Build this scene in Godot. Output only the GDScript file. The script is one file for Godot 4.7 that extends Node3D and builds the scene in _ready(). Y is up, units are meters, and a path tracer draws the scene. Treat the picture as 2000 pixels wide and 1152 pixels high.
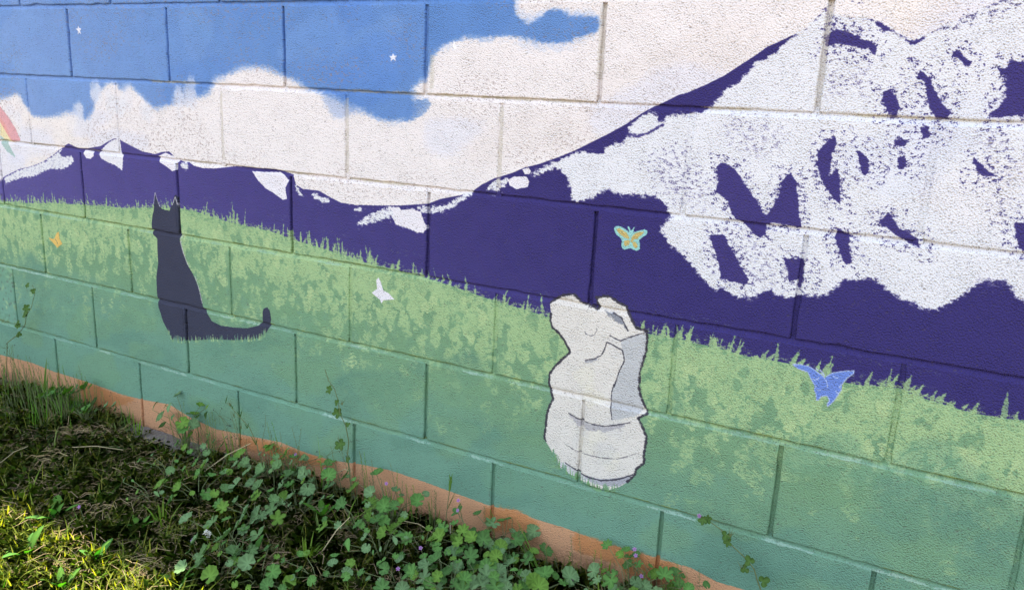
extends Node3D
# A mural of hills, mountains and sky on a concrete block wall, weeds growing along its foot.
# x runs along the wall, y is up, z points out of the wall; the wall's face is z = 0, its foot y = 0.

const BEDS := [0.0, 0.2055, 0.4090, 0.6085, 0.8133, 1.0145, 1.2105, 1.4140, 1.6170]   # middles of the bed joints
const HEADS := [-0.007, 0.0045, -0.016, 0.001, -0.0245, -0.0095, -0.020, 0.002]       # shift of each course's head joints
const JOINT_DEPTH := [0.0095, 0.0075, 0.005, 0.009, 0.003, 0.009, 0.008, 0.008]      # how far each course's head joints are raked out
const BLOCK := 0.4064
const WALL_FROM := -2.6
const WALL_TO := 4.7

var M := {}
var tiles := []
var wall: Node3D
var rng := RandomNumberGenerator.new()
var taken := {}

const OUTLINES := {  # outlines of the painted shapes on the wall, in tenths of a millimetre from the foot of the first head joint
	"blue_left": [-60000,9800,-60000,22000,9000,22000,11800,16000,14125,12478,14144,12092,14199,11945,14183,11799,13998,11483,13521,11350,13024,11397,12711,11291,12393,11132,12178,10811,12144,10544,11947,10376,11679,10149,11683,9929,12155,10059,12198,9953,11960,9755,11481,9575,10986,9549,10479,9682,10111,9859,9660,9954,9355,10023,8969,10124,8497,10260,8098,10425,7610,10554,7109,10613,6591,10564,6055,10427,5504,10286,5348,10154,5855,10084,5669,10001,5201,9894,4719,9746,4329,9664,3832,9576,3317,9419,2932,9671,2585,9927,2348,10053,2114,9841,1816,10036,1381,10021,1139,9832,869,9443,594,9046,253,9057,-194,9179,-922,9069,-1546,8963,-2163,9006,-2484,9367,-2690,9659,-3237,9487,-3649,9393],
	"blue_hook": [11481,9575,11682,9984,11818,10045,12195,10093,12238,9954,12095,9762,11689,9587],
	"blue_mid": [12170,11128,12137,12523,14125,12478,14168,12091,14155,11877,14303,11720,14517,11623,14743,11681,14957,11873,15180,11871,15460,11775,15731,11765,16031,11746,16047,11531,15755,11436,15542,11377,15272,11298,14878,11313,14531,11378,14060,11424,13579,11421,13086,11418,12710,11312,12391,11205],
	"white_star_small": [12787,11313,12869,11138,12819,11117,12766,11168],
	"mountain": [-60000,7000,-30000,9000,-16000,6600,-8000,6200,-4106,6887,-3891,7023,-3090,7313,-2333,7484,-1772,7663,-1212,7918,-841,8129,-483,8283,-84,8181,324,8184,653,8248,977,8305,1307,8453,1590,8561,1779,8543,2218,8414,2723,8278,3229,8241,3522,8320,3808,8355,4040,8205,4277,8128,4551,8126,4749,8047,5083,8012,5547,8041,6199,8148,6515,8164,6950,8163,7437,8194,7795,8179,8030,8145,8233,8105,8313,7871,8542,7783,9054,7787,9387,7668,9716,7571,10255,7562,9809,7540,10293,7573,10817,7614,11479,7682,11826,7738,12214,7797,12546,7937,12918,8032,13282,8126,13589,8348,13892,8509,14318,8658,14607,8793,14935,8893,15332,9050,15718,9221,16092,9422,16455,9618,16773,9807,17046,10007,17282,10151,17484,10242,17747,10383,17977,10456,17838,10402,18223,10576,18563,10759,18859,10968,19062,11109,19260,11263,19462,11354,19631,11445,19799,11519,19906,11592,20029,11765,20133,11850,20342,11764,20600,11721,20875,11720,20961,11684,21165,11581,21367,11471,21566,11370,21683,11459,21874,11556,22062,11651,22291,11771,22516,11888,22670,11978,22962,12065,28000,14000,34000,15500,42000,12000,52000,8000,60000,9000,60000,-5000,-60000,-5000],
	"snow_a": [-3896,6994,-3094,7285,-2333,7484,-1683,7670,-1032,7984,-845,8102,-953,7937,-797,7843,-408,7925,-300,7802,-487,7657,-933,7489,-1451,7474,-1912,7328,-2386,7152,-2945,7076,-3532,6913,-3835,6802],
	"snow_b": [198,8149,638,8129,639,8002,491,7914,289,7914,189,8020],
	"snow_c": [1781,8558,1816,8188,1920,8096,1838,7690,1544,7817,1239,7869,937,7973,876,8121,1132,8291,1302,8402,1586,8531],
	"snow_d": [3369,8203,3663,8311,3939,8245,4211,8171,4097,8043,4013,7868,3905,7835,3702,7939,3426,8039],
	"snow_e": [4201,8051,4484,8144,4538,7959,4397,7900],
	"snow_f": [6853,8079,7313,8095,7794,8134,7968,8061,8083,7961,7959,7751,8010,7488,7860,7451,7596,7582,7297,7689,7059,7848],
	"snow_g": [8284,7869,8426,7750,8538,7585,8423,7618,8310,7739],
	"snow_h": [8798,7697,8940,7733,9107,7619,9331,7641,9413,7562,9162,7515,8881,7596],
	"snow_i": [10105,7434,10239,7533,10346,7502,10319,7423,10186,7400],
	"snow_j": [10185,7100,10452,7301,10818,7488,11126,7604,11429,7635,11480,7579,11778,7631,12025,7595,12076,7479,12179,7245,12108,7122,11936,7114,11737,7173,11333,7231,11230,7386,10923,7289,10558,7164,10292,7091],
	"snow_jb": [11254,7514,11126,7604,11429,7635,11480,7579,11778,7631,12025,7595,12076,7479,12179,7245,12108,7122,11936,7114,11737,7173,11333,7231,11230,7386],
	"snow_k": [11925,7687,12215,7757,12267,7601,12074,7560],
	"snow_l": [12291,7604,12312,7747,12644,7801,12829,7900,12966,7992,13010,8041,13326,8169,13351,8113,13105,7953,12787,7736,12554,7644],
	"snow_m": [13727,8246,13809,8406,14023,8501,14239,8520,14160,8362,13905,8224],
	"snow_n": [14218,8499,14364,8587,14659,8612,14728,8507,14692,8392,14420,8329,14267,8391],
	"snow_o": [14546,8751,14691,8800,14757,8732,14720,8655,14614,8664],
	"snow_big": [14763,8621,14801,8698,15140,8891,15454,9023,15645,9145,15914,9207,16145,9216,16377,9181,16331,9282,16509,9415,16695,9411,16794,9554,16935,9614,16823,9641,16808,9735,16948,9884,17153,10012,17291,10052,17407,9942,17451,9845,17545,9966,17679,10022,17850,10030,18016,10071,17840,10030,18142,10061,18331,10167,18451,10284,18535,10414,18651,10544,18804,10611,18913,10769,18997,10864,19076,10988,19253,11067,19423,11175,19526,11325,19688,11460,19852,11563,20030,11759,20132,11856,20342,11764,20736,11735,21016,11678,21310,11498,21564,11381,21707,11473,22061,11656,22516,11894,22670,11978,22962,12065,28000,14000,34000,15500,39000,13000,36000,10000,31000,9000,27500,7800,23752,7392,23611,7489,23509,7653,23401,7696,23283,7649,23151,7674,23021,7519,22845,7308,22657,7154,22515,7021,22319,7052,22087,7125,21880,7203,21726,7290,21594,7413,21447,7440,21278,7399,21050,7349,20921,7199,20792,7032,20555,6978,20340,6961,20130,6877,19934,6914,19796,6994,19677,6908,19528,6781,19300,6745,19127,6788,18950,6865,18781,6839,18559,6981,18366,7164,18207,7353,18124,7483,17907,7525,17752,7646,18239,7305,18137,7449,17920,7491,17759,7682,17637,7826,17694,7990,17826,8109,17747,8187,17697,8337,17582,8429,17397,8480,17178,8494,17406,8382,17106,8475,16813,8429,16467,8502,16282,8413,16136,8291,15905,8232,15750,8180,15673,8428,15597,8675,15428,8805,15305,8849,15067,8739],
	"cut_blob": [16842,9635,17008,9611,17218,9681,17486,9847,17524,9816,17222,9638,17013,9557,16865,9582],
	"hole_01": [20189,11420,20249,11507,20369,11565,20573,11508,20753,11410,20926,11355,20961,11299,21035,11257,21012,11129,20948,11199,20883,11270,20775,11254,20574,11294,20402,11321,20208,11269],
	"hole_02": [20921,11678,21020,11651,21165,11581,21228,11512,21117,11539,20972,11609],
	"hole_03": [21401,11416,21511,11389,21567,11362,21683,11459,21689,11418,21598,11335,21532,11334],
	"hole_04": [22112,11245,22179,11219,22252,11234,22317,11140,22440,11074,22389,11005,22276,11085,22161,11178],
	"hole_05": [21708,10947,21796,10880,21887,10798,21929,10688,22028,10551,22126,10415,22263,10281,22189,10178,22092,10131,22024,10241,21924,10378,21873,10545,21817,10740,21703,10807],
	"hole_06": [21214,10577,21304,10609,21429,10499,21503,10359,21489,10272,21479,10155,21366,10179,21287,10349,21221,10433],
	"hole_07": [22795,11001,22861,10963,22924,11018,22992,11113,23105,11075,23237,11131,23596,11060,23687,10537,23377,10309,23119,10282,22955,10247,22781,10265,22887,10367,22985,10508,22970,10670,22923,10884,22846,10909],
	"hole_08": [21845,10031,21974,10053,22015,9869,21926,9849],
	"hole_09": [20417,9676,20574,9807,20619,9689,20553,9532,20566,9319,20563,9118,20626,9201,20690,9267,20759,8965,20817,8645,20687,8741,20546,8915,20438,9061,20351,9271,20319,9516],
	"hole_10": [20948,9591,21036,9567,21151,9455,21189,9278,21134,9167,21064,9267,20997,9444],
	"hole_11": [21489,9806,21690,9819,21691,9717,21517,9705],
	"hole_12": [21583,9533,21702,9556,21732,9441,21709,9320,21637,9344],
	"hole_13": [22662,9684,22747,9548,22889,9446,23003,9356,23130,9338,22860,9315,22769,9407],
	"hole_14": [18590,9130,18663,9218,18832,9182,18956,9095,19054,8940,19201,8790,19350,8609,19386,8575,19504,8391,19606,8336,19680,8507,19754,8676,19734,8582,19773,8779,19781,8972,19914,9142,20025,8993,20090,8714,20117,8616,20172,8301,20233,8179,20032,8189,19715,8218,19595,8155,19612,8008,19529,7899,19426,7953,19281,8086,19070,8212,18961,8300,18874,8491,18870,8528,18622,8670,18664,8906],
	"hole_15": [18604,7871,18873,7886,18957,7727,19111,7543,19235,7321,19424,7109,19338,6993,19134,7032,18894,7066,18839,7266,18743,7529,18658,7689],
	"hole_16": [19980,7592,20103,7608,20319,7621,20350,7378,20341,7078,20280,7069,20275,7235,20125,7179,20066,7404],
	"hole_17": [20826,8248,21030,8146,21046,7926,21123,7681,21045,7606,20974,7693,20849,7965,20788,8085],
	"hole_18": [21454,8398,21578,8612,21696,8472,21797,8346,21941,8301,22109,8184,22111,8078,21997,8109,21760,8218,21574,8350],
	"hole_19": [23407,8634,23515,8646,23696,8581,23759,8215,23616,8197,23546,8246,23481,8412],
	"hole_20": [20111,11908,20168,11907,20177,11836,20136,11822],
	"hole_21": [21546,11153,21613,11057,21562,11042],
	"scuff_a": [20147,11736,20342,11764,20700,11594,20858,11453,20489,11508,20210,11478],
	"scuff_b": [21774,11542,22289,11784,22739,11990,23082,12038,23104,11909,22654,11783,22310,11651,21956,11516],
	"scuff_c": [21840,11103,22125,11245,22405,11060,22485,10871,22294,10811,22075,10915],
	"scuff_d": [20180,11041,20442,11017,21034,11172,21218,10835,21024,10657,21484,10673,21544,10447,21885,10291,22032,10184,21501,10185,21172,10198,20918,10420,20638,10408,20309,10275],
	"scuff_e": [17967,9080,18563,9226,18616,8402,18039,8343,17674,8478,17627,8985],
	"scuff_f": [18030,8439,18636,8533,18889,8359,18671,8201,18053,8202],
	"scuff_g": [18413,8071,19403,8149,19753,7893,19972,7657,19993,6957,19484,6878,18882,6855,18493,7287],
	"scuff_h": [22508,10097,23057,10073,23441,9932,23544,9332,23133,8868,22692,9258],
	"scuff_i": [23023,9082,23577,9135,23745,8156,23374,8165,23164,8373],
	"scuff_j": [22218,7177,22504,7098,22956,7600,23303,7831,23577,7692,23867,7441,23484,7500,23168,7571,22671,7063],
	"scuff_k": [18533,10129,19109,10156,19815,9945,19913,9642,19585,9305,19210,9276,18594,9554],
	"scuff_l": [17045,9178,17561,9419,18058,9650,18183,8392,17690,8410,17297,8787],
	"scuff_m": [20409,7155,20752,7338,21316,7548,21754,7485,21937,7196,21414,7467,20938,7300,20735,7006,20377,6916],
	"scuff_n": [21953,9487,22257,9568,22247,8776,22037,8755],
	"hill": [-60000,5000,-30000,6200,-10000,6400,-4228,6222,-2800,6289,-1433,6427,-140,6516,1090,6589,1876,6619,3094,6771,4106,6851,4798,6827,5795,6696,6757,6640,7378,6619,8276,6476,8858,6413,9705,6321,10252,6262,10291,6224,11087,6181,11855,6119,12353,6065,12840,6012,13316,5940,13920,5850,14462,5796,14903,5749,15378,5690,16166,5689,16957,5732,17569,5729,18088,5731,18448,5742,18477,5711,19006,5701,19525,5640,20021,5649,20408,5656,20825,5602,21300,5495,21601,5491,22030,5567,22462,5545,22324,5519,22755,5450,23173,5398,23444,5379,23834,5391,24085,5419,29000,4300,40000,4000,60000,5000,60000,-5000,-60000,-5000],
	"orange": [-60000,850,-20000,800,-5210,837,-3477,907,-2128,827,-1081,836,172,812,1133,770,1957,821,3204,940,4052,736,5088,620,6293,731,7570,854,8529,773,9316,790,10243,922,11211,1015,12139,994,13030,948,14165,893,14839,990,15239,918,16009,926,16997,863,17817,885,18382,903,18929,921,19477,791,19995,799,24000,850,35000,900,60000,800,60000,-5000,-60000,-5000],
	"orange_dark_a": [-1085,800,-77,792,1128,719,1835,761,82,56,-923,87],
	"orange_dark_b": [6093,650,7061,740,8528,758,9315,761,9227,562,7794,356,6661,286,5878,317],
	"orange_dark_c": [13960,819,14192,901,14839,977,15305,899,15512,705,14534,331,14192,289,13974,490],
	"orange_dark_d": [16263,879,16997,863,17819,861,18603,906,18850,630,18662,296,18116,100,17268,453,16293,443],
	"cat": [3147,7190,3225,7009,3317,6819,3421,6755,3707,6736,3815,6920,3934,7167,3995,7212,4055,7091,4067,6798,4079,6504,4083,6107,4037,5977,4151,5615,4271,5329,4498,5058,4654,4777,4774,4490,4824,4192,4955,4060,5149,3836,5489,3768,5966,3801,6500,3871,6896,4016,7063,4168,7073,4415,7109,4519,7238,4574,7329,4482,7365,4269,7313,4065,7145,3838,6881,3665,6485,3557,5946,3437,5257,3340,4541,3176,3803,3018,3506,3006,3373,3207,3173,3494,3020,3895,2967,4311,2987,4787,3096,5167,3106,5684,3124,5890,2949,5997,2938,6275,2999,6535,3072,6693],
	"cat_line_a": [4055,5929,4164,5592,4305,5308,4351,5264],
	"cat_line_b": [4566,5017,4686,4731,4771,4439,4803,4290],
	"cat_line_c": [3072,6856,3163,7191,3234,6995,3327,6814],
	"cat_line_d": [3835,6907,3967,7147,4029,6913,4064,6756,4069,6501,4077,6313],
	"cat_line_e": [4105,6167,4159,6119,4053,5997,4122,5897],
	"statue": [15369,5992,15428,6060,15566,6169,15685,6236,15886,6277,15959,6251,16055,6161,16179,6115,16461,6056,16476,6125,16404,6296,16557,6340,16712,6356,16872,6274,17069,6213,17117,6091,17312,5798,17530,5781,17559,5665,17566,5367,17521,5132,17466,4892,17473,4702,17477,4549,17472,4575,17538,4387,17708,4049,17519,3912,17636,3734,17732,3550,17737,3385,17715,3171,17725,2942,17576,2775,17548,2628,17398,2426,17243,2274,17000,2128,16744,2088,16522,2135,16296,2205,16069,2254,15838,2347,15740,2455,15665,2569,15588,2705,15464,2852,15412,2950,15433,3177,15440,3442,15483,3670,15571,3885,15476,4144,15457,4233,15455,4437,15580,4644,15871,4982,15899,5036,15750,5255,15594,5404,15454,5477,15402,5626,15402,5803],
	"statue_shade": [17013,5489,17307,5638,17524,5743,17556,5590,17543,5306,17504,5109,17457,4890,17464,4700,17458,4545,17464,4553,17528,4385,17622,4121,17476,3943,16959,3717,16902,4038,16896,4245,16936,4521,16956,4514,17031,4802,17138,5036,17092,5238,17022,5377],
	"statue_brow": [16600,6042,16796,6027,16984,5965,17072,5821,17139,5711,17025,5813,16867,5861,16704,5965],
	"statue_lip_shade": [15932,3644,16245,3557,16549,3534,16803,3553,17069,3648,17288,3753,17177,3601,16855,3438,16474,3387,16189,3425],
	"statue_eye_shade": [16247,4897,16424,4962,16574,5089,16505,4949,16389,4886,16270,4853],
	"statue_base_shade": [16375,2338,16639,2323,16896,2361,17267,2497,17525,2654,17398,2426,17202,2262,16908,2200,16649,2193,16469,2254],
	"statue_base_white": [15740,2455,15942,2487,16285,2358,16377,2316,16560,2212,16296,2205,16069,2254,15838,2347],
	"statue_line_a": [16201,5533,16235,5481,16347,5453,16424,5496,16472,5601,16465,5647],
	"statue_line_b": [16709,5395,16681,5255,16614,5087,16482,4993,16247,4897],
	"statue_line_c": [16709,5395,16849,5354,17059,5279,17102,5163,17117,5051,17029,4821,16941,4452],
	"statue_line_d": [16936,4521,16900,4328,16902,4038,16957,3737],
	"statue_line_e": [16746,5545,16877,5502,17005,5473,17124,5548,17523,5752],
	"statue_line_f": [16796,6027,16984,5965,17072,5821,17145,5706],
	"statue_line_g": [15953,3649,16245,3557,16549,3534,16803,3553,17069,3648,17368,3773],
	"statue_line_h": [15913,2921,16095,2858,16253,2812,16472,2814,16817,2829,17151,2895,17350,3001,17546,3127],
	"statue_line_i": [15942,2487,16285,2358,16554,2299,16814,2306,17065,2387,17269,2476,17526,2644],
	"gold_wings_edge": [16679,7752,16697,7798,16759,7818,16816,7811,16888,7786,16961,7745,17006,7717,16993,7749,16956,7811,16974,7846,17005,7803,17031,7746,17075,7805,17093,7833,17107,7828,17086,7753,17082,7719,17135,7749,17235,7784,17302,7808,17364,7796,17381,7761,17358,7712,17288,7651,17218,7589,17232,7538,17252,7467,17250,7413,17202,7374,17146,7370,17075,7394,17039,7403,16992,7380,16938,7356,16887,7373,16863,7411,16857,7484,16859,7538,16812,7593,16746,7632,16699,7687],
	"gold_wing_a": [16722,7747,16777,7767,16863,7747,16936,7709,16998,7636,17024,7579,16967,7592,16904,7598,16830,7642,16761,7701],
	"gold_wing_b": [17080,7666,17145,7713,17224,7749,17326,7768,17276,7709,17218,7662,17194,7620,17128,7591,17096,7554,17051,7508,17040,7561],
	"gold_wing_c": [16910,7524,16990,7568,17034,7547,17044,7508,17013,7457,16953,7422,16909,7444],
	"gold_wing_d": [17078,7519,17131,7545,17175,7524,17201,7460,17170,7416,17112,7449],
	"blue_wings": [20380,5652,20441,5654,20571,5675,20675,5665,20774,5619,20835,5580,20894,5551,20965,5504,20988,5539,21078,5620,21181,5666,21354,5722,21428,5737,21438,5694,21384,5632,21322,5559,21274,5446,21274,5375,21242,5276,21188,5140,21143,5057,21081,4970,21061,5018,21092,5097,21066,5154,21044,5180,21001,5155,20947,5148,20934,5104,20912,5057,20876,5049,20851,5169,20813,5244,20803,5325,20746,5406,20699,5479,20661,5554,20584,5569,20488,5581,20408,5616],
	"blue_line_a": [20380,5652,20571,5675,20675,5665,20774,5619,20835,5580,20903,5553,20956,5502,21000,5449,21038,5334],
	"blue_line_b": [20988,5539,21078,5620,21181,5666,21354,5722,21428,5737,21434,5693,21384,5632,21322,5559,21280,5468,21228,5385,21277,5355,21242,5276,21188,5140,21143,5057,21080,4975,21064,5018,21102,5089,21066,5154,21044,5180],
	"blue_line_c": [20385,5643,20488,5581,20584,5569,20661,5554,20733,5434,20811,5337,20848,5334,20817,5286,20814,5234,20861,5160,20870,5058,20912,5057,20939,5136,21035,5178],
	"blue_line_d": [20748,5458,20799,5428,20851,5459,20863,5503],
	"blue_line_e": [21103,5574,21143,5541,21187,5556],
	"blue_line_f": [20838,5270,20878,5247,20932,5259],
	"blue_line_g": [21172,5322,21198,5266,21251,5278],
	"blue_line_h": [20789,5652,20867,5617,20929,5568,20962,5524,20925,5598,20865,5637],
	"white_wings": [10774,5832,10842,5895,10906,5808,10987,5601,11145,5560,11313,5434,11146,5398,10989,5360,10936,5276,10883,5365,10749,5432,10642,5495,10801,5617],
	"yellow_wings": [-1866,5307,-1599,5301,-1454,5508,-1340,5566,-1328,5345,-1219,5191,-1361,5117,-1479,5035,-1623,5140,-1788,5232],
	"yellow_line": [-1554,5306,-1475,5243,-1443,5163],
	"star_a": [399,11578,423,11519,527,11497,461,11441,497,11350,412,11396,350,11336,369,11434,281,11496,368,11506],
	"star_b": [11230,11018,11265,10962,11328,10963,11290,10913,11300,10857,11232,10893,11169,10846,11173,10911,11124,10952,11197,10961],
	"rainbow_red": [-4161,9527,-3686,9193,-3321,8892,-2998,8554,-2804,8209,-3290,8158,-3503,8410,-3773,8717],
	"rainbow_yellow": [-3773,8717,-3503,8410,-3261,8141,-3519,8143,-3846,8313],
	"rainbow_orange": [-3748,8851,-3521,8674,-3225,8162,-3290,8158,-3503,8410,-3801,8564],
	"rainbow_green": [-3846,8313,-3519,8143,-3441,8034,-3153,7653,-3607,7831,-3885,8100],
}

# ---------------------------------------------------------------- the paint on the wall
class Tile:
	var x0 := 0.0
	var y1 := 0.0
	var ppm := 1000.0
	var w := 0
	var h := 0
	var px: PackedByteArray
	var hg: PackedByteArray      # the grain of the face
	var dr: PackedByteArray      # where a dry brush leaves paint: grain and something coarser
	var hill: PackedVector2Array
	var shapes: Dictionary
	var rng := RandomNumberGenerator.new()

	func setup(a: float, b: float, wide: float, high: float, p: float, s: Dictionary) -> void:
		x0 = a; y1 = b; ppm = p; w = int(wide * p); h = int(high * p); shapes = s

	func to_px(p: Vector2) -> Vector2:
		return Vector2((p.x - x0) * ppm, (y1 - p.y) * ppm)

	func outline(called: String) -> PackedVector2Array:
		var out := PackedVector2Array()
		var a: Array = shapes[called]
		for i in a.size() / 2:
			out.append(Vector2(a[2 * i] * 0.0001, a[2 * i + 1] * 0.0001))
		return out

	# lays one coat of paint inside an outline (in metres); soft = width of its edge in metres, dry = how much of the block's grain breaks it up
	func stamp(pts: PackedVector2Array, c: Color, soft := 0.001, dry := 0.0, op := 1.0, c2 := Color(0, 0, 0, 0), ya := 0.0, yb := 1.0, slope := 0.0, thr := 0.0) -> void:
		var n := pts.size()
		var q := PackedVector2Array()
		var lo := Vector2(1e9, 1e9)
		var hi := Vector2(-1e9, -1e9)
		for p in pts:
			var v := to_px(p)
			q.append(v)
			lo = lo.min(v)
			hi = hi.max(v)
		var soft_px: float = maxf(soft * ppm, 1.0)
		var pad: int = int(soft_px * 1.5) + 3
		var bx: int = maxi(0, int(lo.x) - pad)
		var by: int = maxi(0, int(lo.y) - pad)
		var ex: int = mini(w, int(hi.x) + pad)
		var ey: int = mini(h, int(hi.y) + pad)
		if ex - bx < 2 or ey - by < 2:
			return
		var bw := ex - bx
		var bh := ey - by
		# the mask, two samples a pixel downwards and exact ends across
		var m := PackedByteArray()
		m.resize(bw * bh)
		for r in bh:
			var yy := by + r + 0.5
			var xs := PackedFloat32Array()
			var a := q[n - 1]
			for b in q:
				if (a.y <= yy) != (b.y <= yy):
					xs.append(a.x + (yy - a.y) / (b.y - a.y) * (b.x - a.x))
				a = b
			xs.sort()
			for k in range(0, xs.size() - 1, 2):
				var s: int = maxi(0, int(round(xs[k])) - bx)
				var e: int = mini(bw, int(round(xs[k + 1])) - bx)
				var o := r * bw
				for x in range(o + s, o + e):
					m[x] = 255
		var f: float = maxf(1.0, soft_px * 0.5)
		var im := Image.create_from_data(bw, bh, false, Image.FORMAT_L8, m)
		if f >= 1.3 and bw > 4 and bh > 4:
			im.resize(maxi(2, int(bw / f)), maxi(2, int(bh / f)), Image.INTERPOLATE_LANCZOS)
		elif bw > 4 and bh > 4:
			im.resize(int(bw * 0.7) + 1, int(bh * 0.7) + 1, Image.INTERPOLATE_LANCZOS)
		im.resize(bw, bh, Image.INTERPOLATE_CUBIC)
		m = im.get_data()
		var r1: float = c.r * 255.0
		var g1: float = c.g * 255.0
		var b1: float = c.b * 255.0
		var two := c2.a > 0.0
		var sharp := 2.4
		for r in bh:
			var o := r * bw
			var at := (by + r) * w + bx
			var cr := r1
			var cg := g1
			var cb := b1
			var yw := y1 - (by + r) / ppm
			for x in bw:
				var v: int = m[o + x]
				if v > 2:
					var al: float = v / 255.0
					if dry != 0.0:
						al = clampf((al - 0.5 - thr) * sharp + 0.5 + dry * (dr[at + x] - 128) * 0.0078, 0.0, 1.0)
					if al > 0.0:
						al *= op
						if two:
							var t: float = clampf((yw + slope * (x0 + (bx + x) / ppm) - ya) / (yb - ya), 0.0, 1.0)
							cr = r1 + (c2.r * 255.0 - r1) * t
							cg = g1 + (c2.g * 255.0 - g1) * t
							cb = b1 + (c2.b * 255.0 - b1) * t
						var i := (at + x) * 3
						px[i] = int(px[i] + (cr - px[i]) * al)
						px[i + 1] = int(px[i + 1] + (cg - px[i + 1]) * al)
						px[i + 2] = int(px[i + 2] + (cb - px[i + 2]) * al)

	func fill(called: String, c: Color, soft := 0.001, dry := 0.0, op := 1.0, thr := 0.0) -> void:
		stamp(outline(called), c, soft, dry, op, Color(0, 0, 0, 0), 0, 1, 0, thr)

	func stroke(called: String, c: Color, wide: float, dry := 0.0, op := 1.0) -> void:
		for p in Geometry2D.offset_polyline(outline(called), wide * 0.5, Geometry2D.JOIN_ROUND, Geometry2D.END_ROUND):
			stamp(p, c, 0.001, dry, op)

	func ring(called: String, c: Color, wide: float, dry := 0.0, op := 1.0, upto := -1) -> void:
		var p := outline(called)
		if upto < 0:
			p.append(p[0])
		else:
			p = p.slice(0, upto)
		for s in Geometry2D.offset_polyline(p, wide * 0.5, Geometry2D.JOIN_ROUND, Geometry2D.END_ROUND):
			stamp(s, c, 0.001, dry, op)

	func blob(at: Vector2, rx: float, ry: float, turn: float, wobble := 0.2) -> PackedVector2Array:
		var out := PackedVector2Array()
		var ph := rng.randf() * TAU
		for k in 14:
			var a := TAU * k / 14.0
			var rr := 1.0 + wobble * sin(a * 3.0 + ph) + wobble * 0.6 * sin(a * 5.0 + ph * 2.0)
			out.append(at + Vector2(cos(a) * rx * rr, sin(a) * ry * rr).rotated(turn))
		return out

	func fringe(edge: PackedVector2Array, count: int, tall: float, tints: Array) -> void:
		# painted grass standing up over the lower edge of a figure
		for k in count:
			var i := rng.randi() % (edge.size() - 1)
			var at := edge[i].lerp(edge[i + 1], rng.randf())
			stamp(PackedVector2Array([at + Vector2(-0.002, -0.007), at + Vector2(rng.randf_range(-0.004, 0.004), rng.randf_range(0.2, 1.0) * tall), at + Vector2(0.002, -0.007)]), tints[rng.randi() % tints.size()], 0.0012, 0.5, 0.95)

	func hill_top(x: float) -> float:
		for i in range(hill.size() - 1):
			if hill[i].x <= x and hill[i + 1].x > x:
				return lerpf(hill[i].y, hill[i + 1].y, (x - hill[i].x) / maxf(1e-5, hill[i + 1].x - hill[i].x))
		return 0.55

	func even_out(a: PackedByteArray) -> PackedByteArray:
		# spreads the values evenly over their whole range
		var count := PackedInt64Array()
		count.resize(256)
		for g in a:
			count[g] += 1
		var even := PackedByteArray()
		even.resize(256)
		var sum := 0
		for g in 256:
			sum += count[g]
			even[g] = int(255.0 * (sum - count[g] * 0.5) / a.size())
		for i in a.size():
			a[i] = even[a[i]]
		return a

	func paint() -> void:
		rng.seed = 77
		var white := Color8(235, 230, 229)
		var im := Image.create(w, h, false, Image.FORMAT_RGB8)
		im.fill(white)
		px = im.get_data()
		# the grain of the rolled-on paint over the block's face
		var nz := FastNoiseLite.new()
		nz.seed = 5 + int(x0 * 10.0)
		nz.noise_type = FastNoiseLite.TYPE_SIMPLEX_SMOOTH
		nz.frequency = 270.0 / ppm
		nz.fractal_octaves = 4
		nz.fractal_gain = 0.6
		nz.domain_warp_enabled = true
		nz.domain_warp_amplitude = 1.5 * ppm / 1000.0
		nz.domain_warp_frequency = 90.0 / ppm
		hg = nz.get_image(w, h, false, false, true).get_data()
		nz.seed += 40
		nz.frequency = 125.0 / ppm
		nz.fractal_octaves = 2
		var drawn := nz.get_image(int(w * 0.5), int(h * 0.85), false, false, true)
		drawn.resize(w, h, Image.INTERPOLATE_CUBIC)
		dr = drawn.get_data()
		hg = even_out(hg)
		dr = even_out(dr)
		for i in w * h:
			dr[i] = (dr[i] * 3 + hg[i] * 2) / 5
		dr = even_out(dr)
		hill = outline("hill")
		hill = hill.slice(0, hill.size() - 2)
		var x1 := x0 + w / ppm
		# clouds: faint grey-blue and warm washes
		for k in 60:
			var at := Vector2(rng.randf_range(-0.6, 2.6), rng.randf_range(0.6, 1.5))
			var cc: Color = [Color8(222, 224, 238), Color8(238, 231, 224), Color8(228, 220, 217)][k % 3]
			stamp(blob(at, rng.randf_range(0.06, 0.2), rng.randf_range(0.03, 0.09), 0.2), cc, 0.08, 0.25, 0.5)
		# blue sky
		var blue := Color8(98, 139, 199)
		var pale := Color8(176, 196, 228)
		fill("blue_left", pale, 0.075, 0.3, 0.6)
		fill("blue_mid", pale, 0.07, 0.3, 0.65, -0.15)
		stamp(outline("blue_left"), Color8(126, 157, 208), 0.055, 0.2, 0.95, blue, 0.6, 1.9, 1.0, 0.05)  # lens haze mixed into the blue, paler at the left
		fill("blue_mid", blue, 0.03, 0.3, 0.95, -0.12)
		fill("blue_hook", blue, 0.012, 0.7, 0.6, 0.05)
		for k in 40:
			var at := Vector2(rng.randf_range(-0.6, 1.1), rng.randf_range(0.98, 1.5))
			if Geometry2D.is_point_in_polygon(at, outline("blue_left")):
				stamp(blob(at, rng.randf_range(0.05, 0.14), rng.randf_range(0.03, 0.08), 0.3), [Color8(96, 138, 204), Color8(124, 160, 212)][k % 2], 0.06, 0.3, 0.35)
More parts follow.
